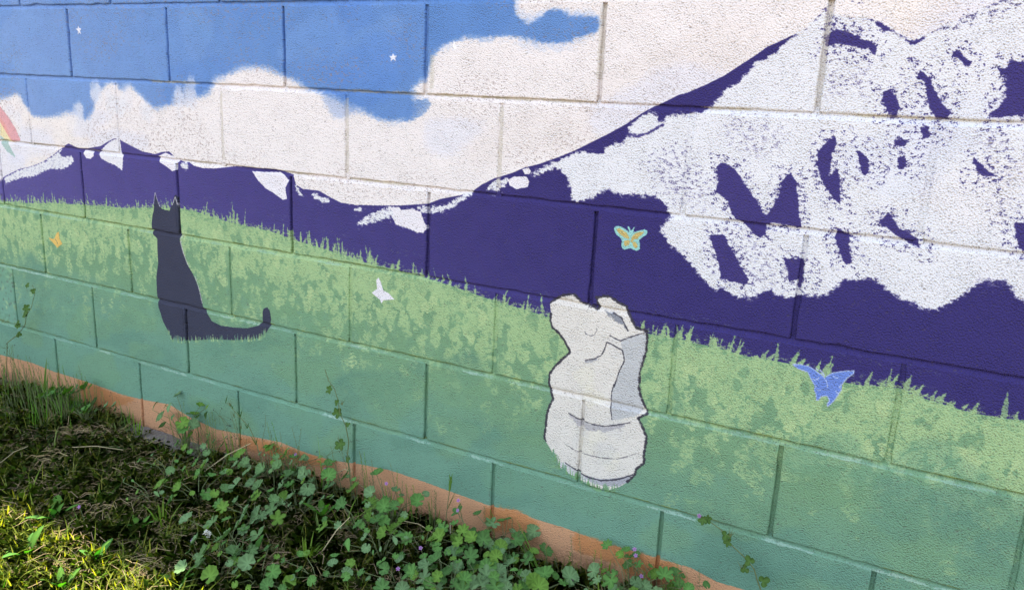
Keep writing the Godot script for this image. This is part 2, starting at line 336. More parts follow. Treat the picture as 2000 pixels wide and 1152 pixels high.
		# wisps of cloud over the sky
		for e in [[-0.50, 0.965], [-0.47, 0.95], [-0.44, 0.955], [-0.41, 0.93], [-0.43, 0.975], [0.16, 0.965], [0.185, 0.94], [0.21, 0.955], [0.44, 0.965], [0.47, 0.98], [0.30, 0.93], [-0.3, 0.90], [0.02, 0.90], [0.10, 0.975]]:
			for k in 2:
				stamp(blob(Vector2(e[0], e[1]) + Vector2(rng.randf_range(-0.02, 0.02), rng.randf_range(-0.02, 0.02)), rng.randf_range(0.014, 0.03), rng.randf_range(0.02, 0.045), 0.0, 0.3), Color8(228, 229, 236), 0.045, 0.3, 0.5)
		# grime in the pores of the clouds
		for k in 70:
			var at := Vector2(rng.randf_range(-0.5, 1.9), rng.randf_range(0.66, 1.25))
			stamp(blob(at, rng.randf_range(0.06, 0.16), rng.randf_range(0.03, 0.07), 0.1), Color8(150, 132, 128), 0.08, -6.0, 0.5, Color(0, 0, 0, 0), 0, 1, 0, rng.randf_range(2.45, 2.65))
		fill("rainbow_red", Color8(220, 150, 156), 0.008, 0.3, 0.75)
		fill("rainbow_orange", Color8(232, 160, 140), 0.008, 0.2, 0.4)
		fill("rainbow_yellow", Color8(232, 217, 165), 0.006, 0.2, 0.8)
		fill("rainbow_green", Color8(150, 186, 176), 0.01, 0.4, 0.7)
		fill("star_a", Color8(232, 234, 246), 0.001, 0.0, 1.0)
		fill("star_b", Color8(232, 234, 246), 0.001, 0.0, 1.0)
		fill("white_star_small", Color8(250, 250, 252), 0.001, 0.0, 1.0)
		# mountains and their snow
		var purple := Color8(67, 60, 119)
		stamp(outline("mountain"), Color8(95, 88, 149), 0.002, 0.12, 1.0, Color8(60, 54, 112), 0.2, 2.5, 1.0)  # purple turns paler to the left: lens haze put into the paint colour
		var snow := Color8(226, 228, 233)
		for s in ["a", "e", "g", "h", "i", "j", "l", "m", "k"]:
			fill("snow_" + s, snow, 0.009, 1.2, 1.0, 0.05)
		for s in ["b", "c", "d", "f", "jb", "n", "o"]:
			fill("snow_" + s, Color8(234, 231, 237), 0.003, 0.5, 1.0)
		fill("snow_a", snow, 0.012, 1.0, 0.5)
		fill("snow_c", snow, 0.012, 1.0, 0.6)
		fill("snow_big", snow, 0.016, 0.8, 1.0, 0.0)
		fill("cut_blob", purple, 0.006, 0.9, 0.9)
		for k in 40:
			var at := Vector2(rng.randf_range(1.3, 2.6), rng.randf_range(0.6, 1.2))
			var ok := true
			for a in 8:
				ok = ok and Geometry2D.is_point_in_polygon(at + Vector2(0.16, 0).rotated(a * PI / 4.0) * Vector2(1, 0.7), outline("snow_big"))
			if ok:
				stamp(blob(at, rng.randf_range(0.05, 0.10), rng.randf_range(0.03, 0.06), 0.3), [Color8(218, 222, 234), Color8(232, 231, 233)][k % 2], 0.06, 0.4, 0.5)
		for s in "abcdefghijklmn":
			fill("scuff_" + s, Color8(70, 62, 116), 0.07, -6.0, 0.9, 2.3 if s in "abceil" else 2.62)
			if s in "ab":
				fill("scuff_" + s, Color8(84, 78, 122), 0.03, -3.0, 0.85, 0.95)
			fill("scuff_" + s, Color8(170, 168, 192), 0.06, -2.0, 0.5, 0.85)
		for k in range(1, 22):
			var called := "hole_%02d" % k
			if k not in [2, 3, 20, 21]:
				fill(called, Color8(120, 116, 156), 0.05, -0.9, 0.5, 0.02)
				fill(called, purple, 0.05, -6.0, 0.95, 1.55)
			fill(called, purple, 0.010, -1.1, 1.0, 0.0)
			fill(called, purple, 0.004, -0.7, 0.9)
		# bare mortar showing along some joints of the white part
		for e in [[4, -0.5, 0.16], [4, 0.43, 1.22], [5, 0.35, 0.62], [5, 1.02, 2.0], [5, 2.0, 2.6]]:
			var yy: float = [0.0, 0.2055, 0.409, 0.6085, 0.8133, 1.0145][e[0]]
			var xx: float = e[1]
			while xx < e[2]:
				var l := rng.randf_range(0.03, 0.12)
				if rng.randf() < 0.7:
					stamp(blob(Vector2(xx, yy + 0.003), l * 0.6, 0.003, 0.0, 0.3), [Color8(190, 182, 158), Color8(176, 168, 150), Color8(206, 200, 180)][rng.randi() % 3], 0.003, 1.2, 0.5)
				xx += l
		for e in [[1.612, 1.06, 1.2], [2.02, 1.03, 1.22], [1.225, 1.03, 1.10], [1.40, 0.83, 1.0], [0.99, 0.83, 1.0], [0.585, 0.83, 1.0]]:
			stamp(PackedVector2Array([Vector2(e[0] - 0.005, e[1]), Vector2(e[0] + 0.005, e[1]), Vector2(e[0] + 0.005, e[2]), Vector2(e[0] - 0.005, e[2])]), Color8(196, 190, 174), 0.004, 1.1, 0.45)
		# the green hill, its blades of grass and dabs of leaves
		var mid := Color8(122, 160, 123)
		var teal := Color8(114, 156, 135)
		var light := Color8(163, 193, 142)
		stamp(outline("hill"), teal, 0.002, 0.2, 1.0, mid, 0.30, 0.48, 0.06)
		var bx := -0.6
		while bx < 2.7:
			var y := hill_top(bx)
			var tall := rng.randf_range(0.014, 0.048) * (1.25 if rng.randf() < 0.3 else 0.9)
			var wide := rng.randf_range(0.0011, 0.003) * (1.0 + 0.3 * maxf(0.0, bx))
			for k in rng.randi_range(1, 3):
				var lean := rng.randf_range(-0.010, 0.009) + (0.008 if bx > 1.9 else 0.0)
				var root := bx + rng.randf_range(-0.004, 0.004)
				var up := tall * rng.randf_range(0.45, 1.0)
				var pts := PackedVector2Array([Vector2(root - wide, y - 0.012), Vector2(root - wide * 0.9 + lean * 0.3, y + up * 0.35), Vector2(root + lean, y + up), Vector2(root + wide * 0.9 + lean * 0.3, y + up * 0.3), Vector2(root + wide, y - 0.012)])
				stamp(pts, light.lerp(mid, rng.randf() * 0.5), 0.002, 1.2, 0.85, Color(0, 0, 0, 0), 0, 1, 0, rng.randf_range(-0.25, 0.2))
			bx += rng.randf_range(0.005, 0.024) if rng.randf() < 0.85 else 0.045
		var band := PackedVector2Array()
		for p in hill:
			band.append(p)
		for i in hill.size():
			var p := hill[hill.size() - 1 - i]
			band.append(Vector2(p.x, p.y - 0.085))
		stamp(band, light, 0.04, 1.2, 0.8, Color(0, 0, 0, 0), 0, 1, 0, 0.1)
		for k in 3000:
			var x := rng.randf_range(-0.62, 2.66)
			var d := absf(rng.randfn(0.0, 1.0)) * 0.095 + rng.randf() * 0.03
			if k % 6 == 0:
				d = rng.randf() * 0.36
			var y := hill_top(x) - 0.008 - d
			if y < 0.13 or (y < 0.23 and rng.randf() < 0.7) or x < x0 - 0.1 or x > x1 + 0.1:
				continue
			var far := clampf((d - 0.10) / 0.2, 0.0, 1.0)
			var cc := light.lerp(Color8(153, 184, 138), far)
			if rng.randf() < 0.25:
				cc = mid.lerp(teal, far) if rng.randf() < 0.6 else Color8(176, 201, 148)
			var big := rng.randf_range(0.005, 0.019)
			stamp(blob(Vector2(x, y), big * 0.8, big * 1.15, rng.randf_range(-0.6, 0.6), 0.16), cc, 0.006 + 0.006 * far, 1.1 + 0.7 * far, lerpf(0.85, 0.58, far), Color(0, 0, 0, 0), 0, 1, 0, rng.randf_range(0.0, 0.35) + far * 0.25)
		for k in 70:
			var x := rng.randf_range(-0.6, 2.6)
			stamp(blob(Vector2(x, rng.randf_range(0.1, 0.42)), rng.randf_range(0.05, 0.13), rng.randf_range(0.03, 0.06), 0.2), [Color8(118, 160, 132), Color8(100, 142, 124), Color8(124, 162, 124)][k % 3], 0.06, 0.3, 0.4)
		# the orange foot
		var orange := Color8(203, 155, 118)
		fill("orange", orange, 0.003, 0.15, 1.0)
		for s in ["a", "b", "c", "d"]:
			fill("orange_dark_" + s, Color8(194, 132, 84), 0.03, 0.5, 0.8)
		# splashed earth along the foot
		for k in 60:
			var x := rng.randf_range(-0.6, 2.6)
			stamp(blob(Vector2(x, rng.randf_range(-0.03, 0.03)), rng.randf_range(0.03, 0.08), rng.randf_range(0.01, 0.022), 0.0), Color8(142, 108, 84), 0.035, 0.9, 0.45)
		# along the joints of the hill the brush missed: bare pale undercoat below, old olive paint above
		for e in [[1, -0.6, 2.6, 0.7], [2, -0.6, 2.6, 0.8], [3, -0.4, 1.35, 0.6]]:
			var yy: float = [0.0, 0.2055, 0.409, 0.6085][e[0]]
			var xx: float = e[1]
			while xx < e[2]:
				var l := rng.randf_range(0.02, 0.09)
				if rng.randf() < e[3] * 0.7 and hill_top(xx) > yy + 0.012:
					stamp(blob(Vector2(xx, yy - 0.0045), l * 0.6, 0.0028, 0.0, 0.3), [Color8(150, 182, 168), Color8(136, 170, 152), Color8(176, 200, 188)][rng.randi() % 3], 0.003, 1.3, 0.5)
				if rng.randf() < e[3] * 0.8 and hill_top(xx) > yy + 0.012:
					stamp(blob(Vector2(xx, yy + 0.0058), l * 0.5, 0.0016, 0.0, 0.3), [Color8(124, 138, 72), Color8(108, 122, 74)][rng.randi() % 2], 0.002, 0.8, 0.7)
				xx += l
		# the cat
		var black := Color8(64, 67, 85)
		fill("cat", black, 0.0015, 0.15, 1.0)
		var edge := outline("cat")
		fringe(edge.slice(32, 41), 120, 0.020, [light, mid, teal])
		stroke("cat_line_a", Color8(206, 202, 208), 0.0026, 0.5, 0.85)
		stroke("cat_line_b", Color8(206, 202, 208), 0.0022, 0.7, 0.8)
		stroke("cat_line_c", Color8(196, 194, 208), 0.002, 0.4, 0.85)
		stroke("cat_line_d", Color8(206, 204, 212), 0.0022, 0.4, 0.85)
		stroke("cat_line_e", Color8(186, 190, 190), 0.0025, 0.8, 0.7)
		# the stone statue
		var ink := Color8(66, 64, 74)
		fill("statue", Color8(224, 220, 213), 0.0015, 0.15, 1.0)
		for k in 16:
			var at := Vector2(rng.randf_range(1.62, 1.80), rng.randf_range(0.25, 0.55))
			var ok := true
			for a in 8:
				ok = ok and Geometry2D.is_point_in_polygon(at + Vector2(0.055, 0).rotated(a * PI / 4.0), outline("statue"))
			if ok:
				stamp(blob(at, 0.025, 0.025, 0.0), [Color8(230, 226, 210), Color8(216, 215, 212)][k % 2], 0.03, 0.3, 0.5)
		fill("statue_shade", Color8(193, 195, 198), 0.005, 0.7, 0.95)
		fill("statue_brow", Color8(118, 124, 138), 0.008, 1.0, 0.8)
		fill("statue_lip_shade", Color8(172, 170, 178), 0.01, 1.1, 0.75)
		fill("statue_eye_shade", Color8(160, 160, 168), 0.005, 0.7, 0.8)
		fill("statue_base_shade", Color8(166, 168, 180), 0.006, 0.7, 0.85)
		fill("statue_base_white", Color8(206, 208, 212), 0.005, 0.7, 0.8)
		ring("statue", ink, 0.0052, 1.3, 0.95, 36)
		var around := outline("statue")
		for s in Geometry2D.offset_polyline(around.slice(around.size() - 17), 0.0026, Geometry2D.JOIN_ROUND, Geometry2D.END_ROUND):
			stamp(s, ink, 0.001, 1.1, 0.95)
		for s in "abcdefghi":
			stroke("statue_line_" + s, ink, {"a": 0.0015, "h": 0.0013, "f": 0.0028, "c": 0.0026, "i": 0.0032, "g": 0.0024}.get(s, 0.0020), 0.8, 0.7 if s in "ah" else 0.9)
		fringe(outline("statue").slice(36, 46), 90, 0.022, [mid, teal, Color8(122, 166, 116)])
		# butterflies
		fill("gold_wings_edge", Color8(150, 206, 202), 0.0015, 0.6, 1.0)
		for s in "abcd":
			fill("gold_wing_" + s, Color8(200, 176, 108), 0.0015, 1.0, 0.95)
		fill("blue_wings", Color8(112, 140, 214), 0.001, 0.15, 1.0)
		for s in "abcdefgh":
			stroke("blue_line_" + s, Color8(182, 198, 232), 0.0018 if s in "abc" else 0.0014, 0.5, 0.85)
		fill("white_wings", Color8(234, 232, 238), 0.001, 0.1, 1.0)
		fill("yellow_wings", Color8(226, 190, 110), 0.001, 0.2, 1.0)
		stroke("yellow_line", Color8(120, 130, 110), 0.0022, 0.3, 0.8)
		# pores of the block, the shade inside them painted in as dark specks
		nz.frequency = 14.0 / ppm * 8.0
		nz.domain_warp_enabled = false
		var lw := w / 8 + 1
		var low := nz.get_image(lw, h / 8 + 1, false, false, true).get_data()
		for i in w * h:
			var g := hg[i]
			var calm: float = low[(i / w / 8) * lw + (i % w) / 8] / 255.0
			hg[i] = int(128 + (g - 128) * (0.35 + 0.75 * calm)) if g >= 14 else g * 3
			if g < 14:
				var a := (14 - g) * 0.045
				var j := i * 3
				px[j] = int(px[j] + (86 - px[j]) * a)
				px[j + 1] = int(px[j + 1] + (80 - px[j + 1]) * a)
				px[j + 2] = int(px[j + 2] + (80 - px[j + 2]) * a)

		# open pits of the block's face, more on some blocks than on others
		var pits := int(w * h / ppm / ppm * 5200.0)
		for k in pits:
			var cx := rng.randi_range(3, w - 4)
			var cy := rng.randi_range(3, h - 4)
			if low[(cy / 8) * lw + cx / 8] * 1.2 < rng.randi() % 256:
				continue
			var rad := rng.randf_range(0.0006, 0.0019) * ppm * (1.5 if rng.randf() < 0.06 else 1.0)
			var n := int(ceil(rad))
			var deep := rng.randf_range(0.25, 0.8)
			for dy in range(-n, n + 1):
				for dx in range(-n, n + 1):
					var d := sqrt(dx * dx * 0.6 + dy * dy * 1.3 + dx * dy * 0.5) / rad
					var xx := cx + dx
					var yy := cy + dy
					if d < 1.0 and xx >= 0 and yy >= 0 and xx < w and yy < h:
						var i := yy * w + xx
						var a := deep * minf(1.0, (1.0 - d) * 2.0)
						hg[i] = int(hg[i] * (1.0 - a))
						a *= 0.55  # the pit's colour is darkened too, standing in for its shade
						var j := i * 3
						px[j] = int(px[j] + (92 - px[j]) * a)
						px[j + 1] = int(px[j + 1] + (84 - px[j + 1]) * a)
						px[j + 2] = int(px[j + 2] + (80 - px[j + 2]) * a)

	func material() -> StandardMaterial3D:
		var m := StandardMaterial3D.new()
		m.resource_name = "painted block"
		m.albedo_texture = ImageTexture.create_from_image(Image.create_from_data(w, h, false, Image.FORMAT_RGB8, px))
		m.roughness = 0.92
		m.metallic_specular = 0.2
		m.heightmap_enabled = true
		m.heightmap_texture = ImageTexture.create_from_image(Image.create_from_data(w, h, false, Image.FORMAT_L8, hg))
		m.heightmap_scale = 0.25
		m.texture_repeat = false
		return m

	func uv(p: Vector2) -> Vector2:
		return Vector2((p.x - x0) * ppm / w, (y1 - p.y) * ppm / h)

	func holds(a: float, b: float, top: float) -> bool:
		return a >= x0 and b <= x0 + w / ppm and top <= y1

func paint_wall() -> void:
	for t in [[-0.64, 1.44, 2.0, 1.46, 900.0], [0.86, 1.44, 2.04, 1.46, 1000.0], [-2.7, 1.75, 7.5, 1.9, 170.0]]:
		var tile := Tile.new()
		tile.setup(t[0], t[1], t[2], t[3], t[4], OUTLINES)
		tiles.append(tile)
	var jobs := []
	for tile in tiles:
		jobs.append(WorkerThreadPool.add_task(tile.paint))
	for j in jobs:
		WorkerThreadPool.wait_for_task_completion(j)
	for tile in tiles:
		M[tile] = tile.material()

func tile_for(a: float, b: float, top: float) -> Tile:
	for t in tiles:
		if t.holds(a, b, top):
			return t
	return tiles[2]

# ---------------------------------------------------------------- helpers
func numbered(called: String) -> String:
	var n: int = taken.get(called, 0)
	taken[called] = n + 1
	return called if n == 0 else "%s_%03d" % [called, n]

func tag(o: Node3D, label: String, category := "", group := "", kind := "") -> Node3D:
	if label: o.set_meta("label", label)
	if category: o.set_meta("category", category)
	if group: o.set_meta("group", group)
	if kind: o.set_meta("kind", kind)
	return o

func obj(called: String, mesh: Mesh, mat: Material, parent: Node = self) -> MeshInstance3D:
	var o := MeshInstance3D.new()
	o.name = called if parent != self else numbered(called)
	o.mesh = mesh
	if mat:
		o.material_override = mat
	parent.add_child(o, true)
	return o

func quad(st: SurfaceTool, a: Array, b: Array, c: Array, d: Array) -> void:
	# each corner is [position, normal, uv]; corners in clockwise order as seen from the front
	for v in [a, b, c, a, c, d]:
		st.set_normal(v[1])
		st.set_uv(v[2])
		st.add_vertex(v[0])

func block_mesh(x0: float, x1: float, y0: float, y1: float, zf: float, tile: Tile) -> ArrayMesh:
	var st := SurfaceTool.new()
	st.begin(Mesh.PRIMITIVE_TRIANGLES)
	var loop := []          # [point, outward direction], counter-clockwise from the lower left
	var nx := int(ceil((x1 - x0) / 0.026))
	var ny := int(ceil((y1 - y0) / 0.026))
	for k in nx: loop.append([Vector2(lerpf(x0, x1, k / float(nx)), y0), Vector2(-0.7 if k == 0 else 0.0, -1)])
	for k in ny: loop.append([Vector2(x1, lerpf(y0, y1, k / float(ny))), Vector2(1, -0.7 if k == 0 else 0.0)])
	for k in nx: loop.append([Vector2(lerpf(x1, x0, k / float(nx)), y1), Vector2(0.7 if k == 0 else 0.0, 1)])
	for k in ny: loop.append([Vector2(x0, lerpf(y1, y0, k / float(ny))), Vector2(-1, 0.7 if k == 0 else 0.0)])
	var rings := [[], [], [], []]
	for e in loop:
		var out: Vector2 = e[1]
		var p: Vector2 = e[0] + out * rng.randf_range(-0.0009, 0.0009)
		if rng.randf() < 0.05:
			p -= out * rng.randf_range(0.001, 0.0028)
		var o3 := Vector3(out.x, out.y, 0).normalized()
		var soft := rng.randf_range(0.0026, 0.0048)
		var a := p - out * soft
		var b := p - out * soft * 0.3
		rings[0].append([Vector3(a.x, a.y, zf), Vector3(0, 0, 1), tile.uv(a)])
		rings[1].append([Vector3(b.x, b.y, zf - soft * 0.3), (o3 + Vector3(0, 0, 1)).normalized(), tile.uv(b)])
		rings[2].append([Vector3(p.x, p.y, zf - soft), o3, tile.uv(p)])
		rings[3].append([Vector3(p.x, p.y, -0.19), o3, tile.uv(p)])
	var n := loop.size()
	var mid := Vector2((x0 + x1) / 2, (y0 + y1) / 2)
	var centre := [Vector3(mid.x, mid.y, zf), Vector3(0, 0, 1), tile.uv(mid)]
	var back := [Vector3(mid.x, mid.y, -0.19), Vector3(0, 0, -1), tile.uv(mid)]
	for k in n:
		var j := (k + 1) % n
		for v in [centre, rings[0][j], rings[0][k]]:
			st.set_normal(v[1]); st.set_uv(v[2]); st.add_vertex(v[0])
		for v in [back, rings[3][k], rings[3][j]]:
			st.set_normal(Vector3(0, 0, -1)); st.set_uv(v[2]); st.add_vertex(v[0])
		for r in 3:
			quad(st, rings[r][k], rings[r][j], rings[r + 1][j], rings[r + 1][k])
	return st.commit()

func joint_mesh(a: Vector2, b: Vector2, half: float, upper: float, lower: float, tile: Tile) -> ArrayMesh:
	# a strip of mortar from a to b; upper and lower are its depths at its two long edges
	var st := SurfaceTool.new()
	st.begin(Mesh.PRIMITIVE_TRIANGLES)
	var along := (b - a).normalized()
	var side := Vector2(-along.y, along.x)
	var n := maxi(2, int((b - a).length() / 0.012))
	var rows := []
	for k in n + 1:
		var p := a.lerp(b, k / float(n))
		var row := []
		for s in 5:
			var t := s / 4.0
			var q := p + side * lerpf(half, -half, t)
			var z := -lerpf(upper, lower, smoothstep(0.15, 0.75, t)) + rng.randf_range(-0.0007, 0.0007)
			if s > 0 and s < 4 and rng.randf() < 0.05:
				z -= rng.randf_range(0.001, 0.003)
			row.append([Vector3(q.x, q.y, z), tile.uv(q)])
		rows.append(row)
	st.set_smooth_group(0)
	for k in n:
		for s in 4:
			for v in [rows[k][s], rows[k + 1][s], rows[k + 1][s + 1], rows[k][s], rows[k + 1][s + 1], rows[k][s + 1]]:
				st.set_uv(v[1])
				st.add_vertex(v[0])
	st.index()
	st.generate_normals()
	return st.commit()

func heads_of(course: int) -> PackedFloat32Array:
	var out := PackedFloat32Array()
	var half := 0.5 if course % 2 == 0 else 0.0
	for k in range(-8, 13):
		out.append((k + half) * BLOCK + HEADS[course] + rng.randf_range(-0.002, 0.002))
	return out

func build_wall() -> void:
	wall = Node3D.new()
	wall.name = "block_wall"
	add_child(wall)
	tag(wall, "concrete block wall painted with a mural of snowy purple mountains, clouds and a green hill", "wall")
	var hw := 0.0042
	var faces := []
	for c in 8:
		var heads := heads_of(c)
		var y0: float = BEDS[c] + hw if c > 0 else -0.16
		var y1: float = BEDS[c + 1] - hw
		for k in range(heads.size() - 1):
			var x0: float = heads[k] + hw
			var x1: float = heads[k + 1] - hw
			if x1 < WALL_FROM or x0 > WALL_TO:
				continue
			var t := tile_for(x0, x1, y1)
			var zf := rng.randf_range(-0.0012, 0.0012)
			obj("block", block_mesh(x0, x1, y0, y1, zf, t), M[t], wall)
			faces.append([x0 + 0.006, x1 - 0.006, y0 + 0.006, y1 - 0.006, zf, t])
			var ya: float = BEDS[c] if c > 0 else -0.16
			var tj := tile_for(heads[k + 1] - 0.01, heads[k + 1] + 0.01, BEDS[c + 1])
			if heads[k + 1] < WALL_TO:
				var d: float = JOINT_DEPTH[c] + rng.randf_range(-0.001, 0.0015)
				obj("head_joint", joint_mesh(Vector2(heads[k + 1], ya), Vector2(heads[k + 1], BEDS[c + 1]), 0.0075, d, d - 0.001, tj), M[tj], wall)
			if c > 0:
				var tb := tile_for(heads[k], heads[k + 1], BEDS[c] + 0.01)
				obj("bed_joint", joint_mesh(Vector2(heads[k], BEDS[c]), Vector2(heads[k + 1], BEDS[c]), 0.0075, 0.0075, 0.0016, tb), M[tb], wall)
	var core := BoxMesh.new()
	core.size = Vector3(WALL_TO - WALL_FROM, 1.75, 0.15)
	var co := obj("wall_core", core, M.concrete, wall)
	co.position = Vector3((WALL_FROM + WALL_TO) / 2, 1.61 - 0.875, -0.1)
	# the painted figures, each a skin of paint on the faces of the blocks it crosses
	var figures := {
		"cat": ["painted_cat", "dark grey painted cat seen from behind with its tail curled up"],
		"statue": ["painted_statue", "pale grey painted stone head looking up to the left"],
		"gold_wings_edge": ["painted_butterfly", "painted butterfly with gold wings edged in turquoise"],
		"blue_wings": ["painted_butterfly", "blue painted butterfly with pale outlines"],
		"white_wings": ["painted_butterfly", "plain white painted butterfly"],
		"yellow_wings": ["painted_butterfly", "small yellow painted butterfly at the left"],
		"star_a": ["painted_star", "white painted star at the far left"],
		"star_b": ["painted_star", "white painted star near the middle cloud"],
		"rainbow_red": ["painted_rainbow", "red end of a painted rainbow"],
	}
	for f in figures:
		var pts: PackedVector2Array = tiles[0].outline(f)
		var st := SurfaceTool.new()
		st.begin(Mesh.PRIMITIVE_TRIANGLES)
		var used := {}
		for e in faces:
			var rect := PackedVector2Array([Vector2(e[0], e[2]), Vector2(e[1], e[2]), Vector2(e[1], e[3]), Vector2(e[0], e[3])])
			for piece in Geometry2D.intersect_polygons(pts, rect):
				var tri := Geometry2D.triangulate_polygon(piece)
				if not used.has(e[5]):
					used[e[5]] = SurfaceTool.new()
					used[e[5]].begin(Mesh.PRIMITIVE_TRIANGLES)
				var s: SurfaceTool = used[e[5]]
				for i in range(0, tri.size(), 3):
					var a: Vector2 = piece[tri[i]]
					var b: Vector2 = piece[tri[i + 1]]
					var d: Vector2 = piece[tri[i + 2]]
					if (b - a).cross(d - a) > 0:
						var swap := b
						b = d
						d = swap
					for v in [a, b, d]:
						s.set_normal(Vector3(0, 0, 1))
						s.set_uv(e[5].uv(v))
						s.add_vertex(Vector3(v.x, v.y, e[4] + 0.0005))
		var mesh := ArrayMesh.new()
		for t in used:
			used[t].set_material(M[t])
			used[t].commit(mesh)
		if mesh.get_surface_count():
			tag(obj(figures[f][0], mesh, null, wall), figures[f][1])

# ---------------------------------------------------------------- the ground and what grows on it
func height(x: float, z: float) -> float:
	return -0.012 + 0.008 * sin(x * 9.0 + 1.3 * sin(z * 7.0)) * sin(z * 8.0 + x * 2.0) + 0.004 * sin(x * 31.0) * sin(z * 27.0 + 1.0)

func build_ground() -> void:
	var xs := []
	var zs := []
	for v in [-300.0, -120.0, -50.0, -22.0, -10.0, -6.0, -4.0]: xs.append(v)
	var x := -3.0
	while x < 5.0:
		xs.append(x)
		x += 0.04
	for v in [6.0, 8.0, 14.0, 26.0, 60.0, 140.0, 300.0]: xs.append(v)
	for v in [-300.0, -100.0, -40.0, -15.0, -6.0, -2.0, -0.6, -0.1]: zs.append(v)
	var z := 0.0
	while z < 2.6:
		zs.append(z)
		z += 0.04
	for v in [3.2, 4.5, 8.0, 16.0, 40.0, 100.0, 300.0]: zs.append(v)
	var st := SurfaceTool.new()
	st.begin(Mesh.PRIMITIVE_TRIANGLES)
	st.set_smooth_group(0)
	for j in zs.size():
		for i in xs.size():
			st.set_uv(Vector2(xs[i], zs[j]))
			st.add_vertex(Vector3(xs[i], height(xs[i], zs[j]), zs[j]))
	var n := xs.size()
	for j in range(zs.size() - 1):
		for i in range(n - 1):
			for k in [j * n + i, j * n + i + 1, (j + 1) * n + i + 1, j * n + i, (j + 1) * n + i + 1, (j + 1) * n + i]:
				st.add_index(k)
	st.generate_normals()
	tag(obj("ground", st.commit(), M.soil), "", "", "", "structure")
	# the rough concrete footing that the wall stands on, part of the wall
	st = SurfaceTool.new()
	st.begin(Mesh.PRIMITIVE_TRIANGLES)
	st.set_smooth_group(0)
	x = WALL_FROM
	var rows := []
	while x < WALL_TO:
		var w := 0.055 + rng.randf_range(-0.012, 0.022)
		var t := -0.004 + rng.randf_range(-0.003, 0.003)
		rows.append([Vector3(x, t, 0.0), Vector3(x, t + rng.randf_range(-0.003, 0.002), w * 0.5), Vector3(x, t - 0.004, w), Vector3(x, -0.1, w + 0.02)])
		x += 0.022
	for k in range(rows.size() - 1):
		for s in 3:
			for v in [rows[k][s], rows[k + 1][s], rows[k + 1][s + 1], rows[k][s], rows[k + 1][s + 1], rows[k][s + 1]]:
				st.set_uv(Vector2(v.x, v.z))
				st.add_vertex(v)
	st.index()
	st.generate_normals()
	obj("footing", st.commit(), M.footing, wall)

func tube(st: SurfaceTool, pts: Array, r0: float, r1: float, sides := 4) -> void:
	var rings := []
	for i in pts.size():
		var d: Vector3 = (pts[mini(i + 1, pts.size() - 1)] - pts[maxi(i - 1, 0)]).normalized()
		var a := d.cross(Vector3(0.31, 0.2, 0.93)).normalized()
		var b := d.cross(a)
		var r := lerpf(r0, r1, i / maxf(1.0, pts.size() - 1.0))
		var ring := []
		for k in sides:
			var t := TAU * k / sides
			var o := a * cos(t) + b * sin(t)
			ring.append([pts[i] + o * r, o])
		rings.append(ring)
	for i in range(rings.size() - 1):
		for k in sides:
			var k2 := (k + 1) % sides
			for v in [rings[i][k], rings[i + 1][k], rings[i + 1][k2], rings[i][k], rings[i + 1][k2], rings[i][k2]]:
				st.set_normal(v[1])
				st.set_uv(Vector2.ZERO)
				st.set_color(Color.WHITE)
				st.add_vertex(v[0])

func ribbon(st: SurfaceTool, from: Vector3, lean: Vector3, tall: float, wide: float, droop: float, steps := 5, shade := Color.WHITE, fold := 0.25) -> void:
	# a blade: rises along up + lean and bends over; widest a little above its foot, folded along its middle
	var side := lean.cross(Vector3.UP)
	side = side.normalized() if side.length() > 0.01 else Vector3(1, 0, 0)
	var prev := []
	for i in steps + 1:
		var t := i / float(steps)
		var up := tall * (t - droop * t * t)
		var out := lean * tall * (t * 0.5 + droop * t * t * 1.2)
		var p := from + Vector3.UP * up + out
		var w := wide * (1.0 - t) ** 0.7 * (0.6 + 1.2 * t * (1.0 - t) * 2.0)
		var mid := p - (lean.normalized() if lean.length() > 0.01 else Vector3(0, 0, 1)) * w * fold
		var nrm := (lean.normalized() * -1.0 + Vector3.UP * (0.3 + droop)).normalized()
		var row := [p - side * w, mid, p + side * w]
		if i > 0:
			for s in 2:
				for v in [[prev[s], s], [row[s], s], [row[s + 1], s + 1], [prev[s], s], [row[s + 1], s + 1], [prev[s + 1], s + 1]]:
					st.set_color(shade)
					st.set_normal((nrm + side * (v[1] - 1) * 0.5).normalized())
					st.set_uv(Vector2.ZERO)
					st.add_vertex(v[0])
		prev = row

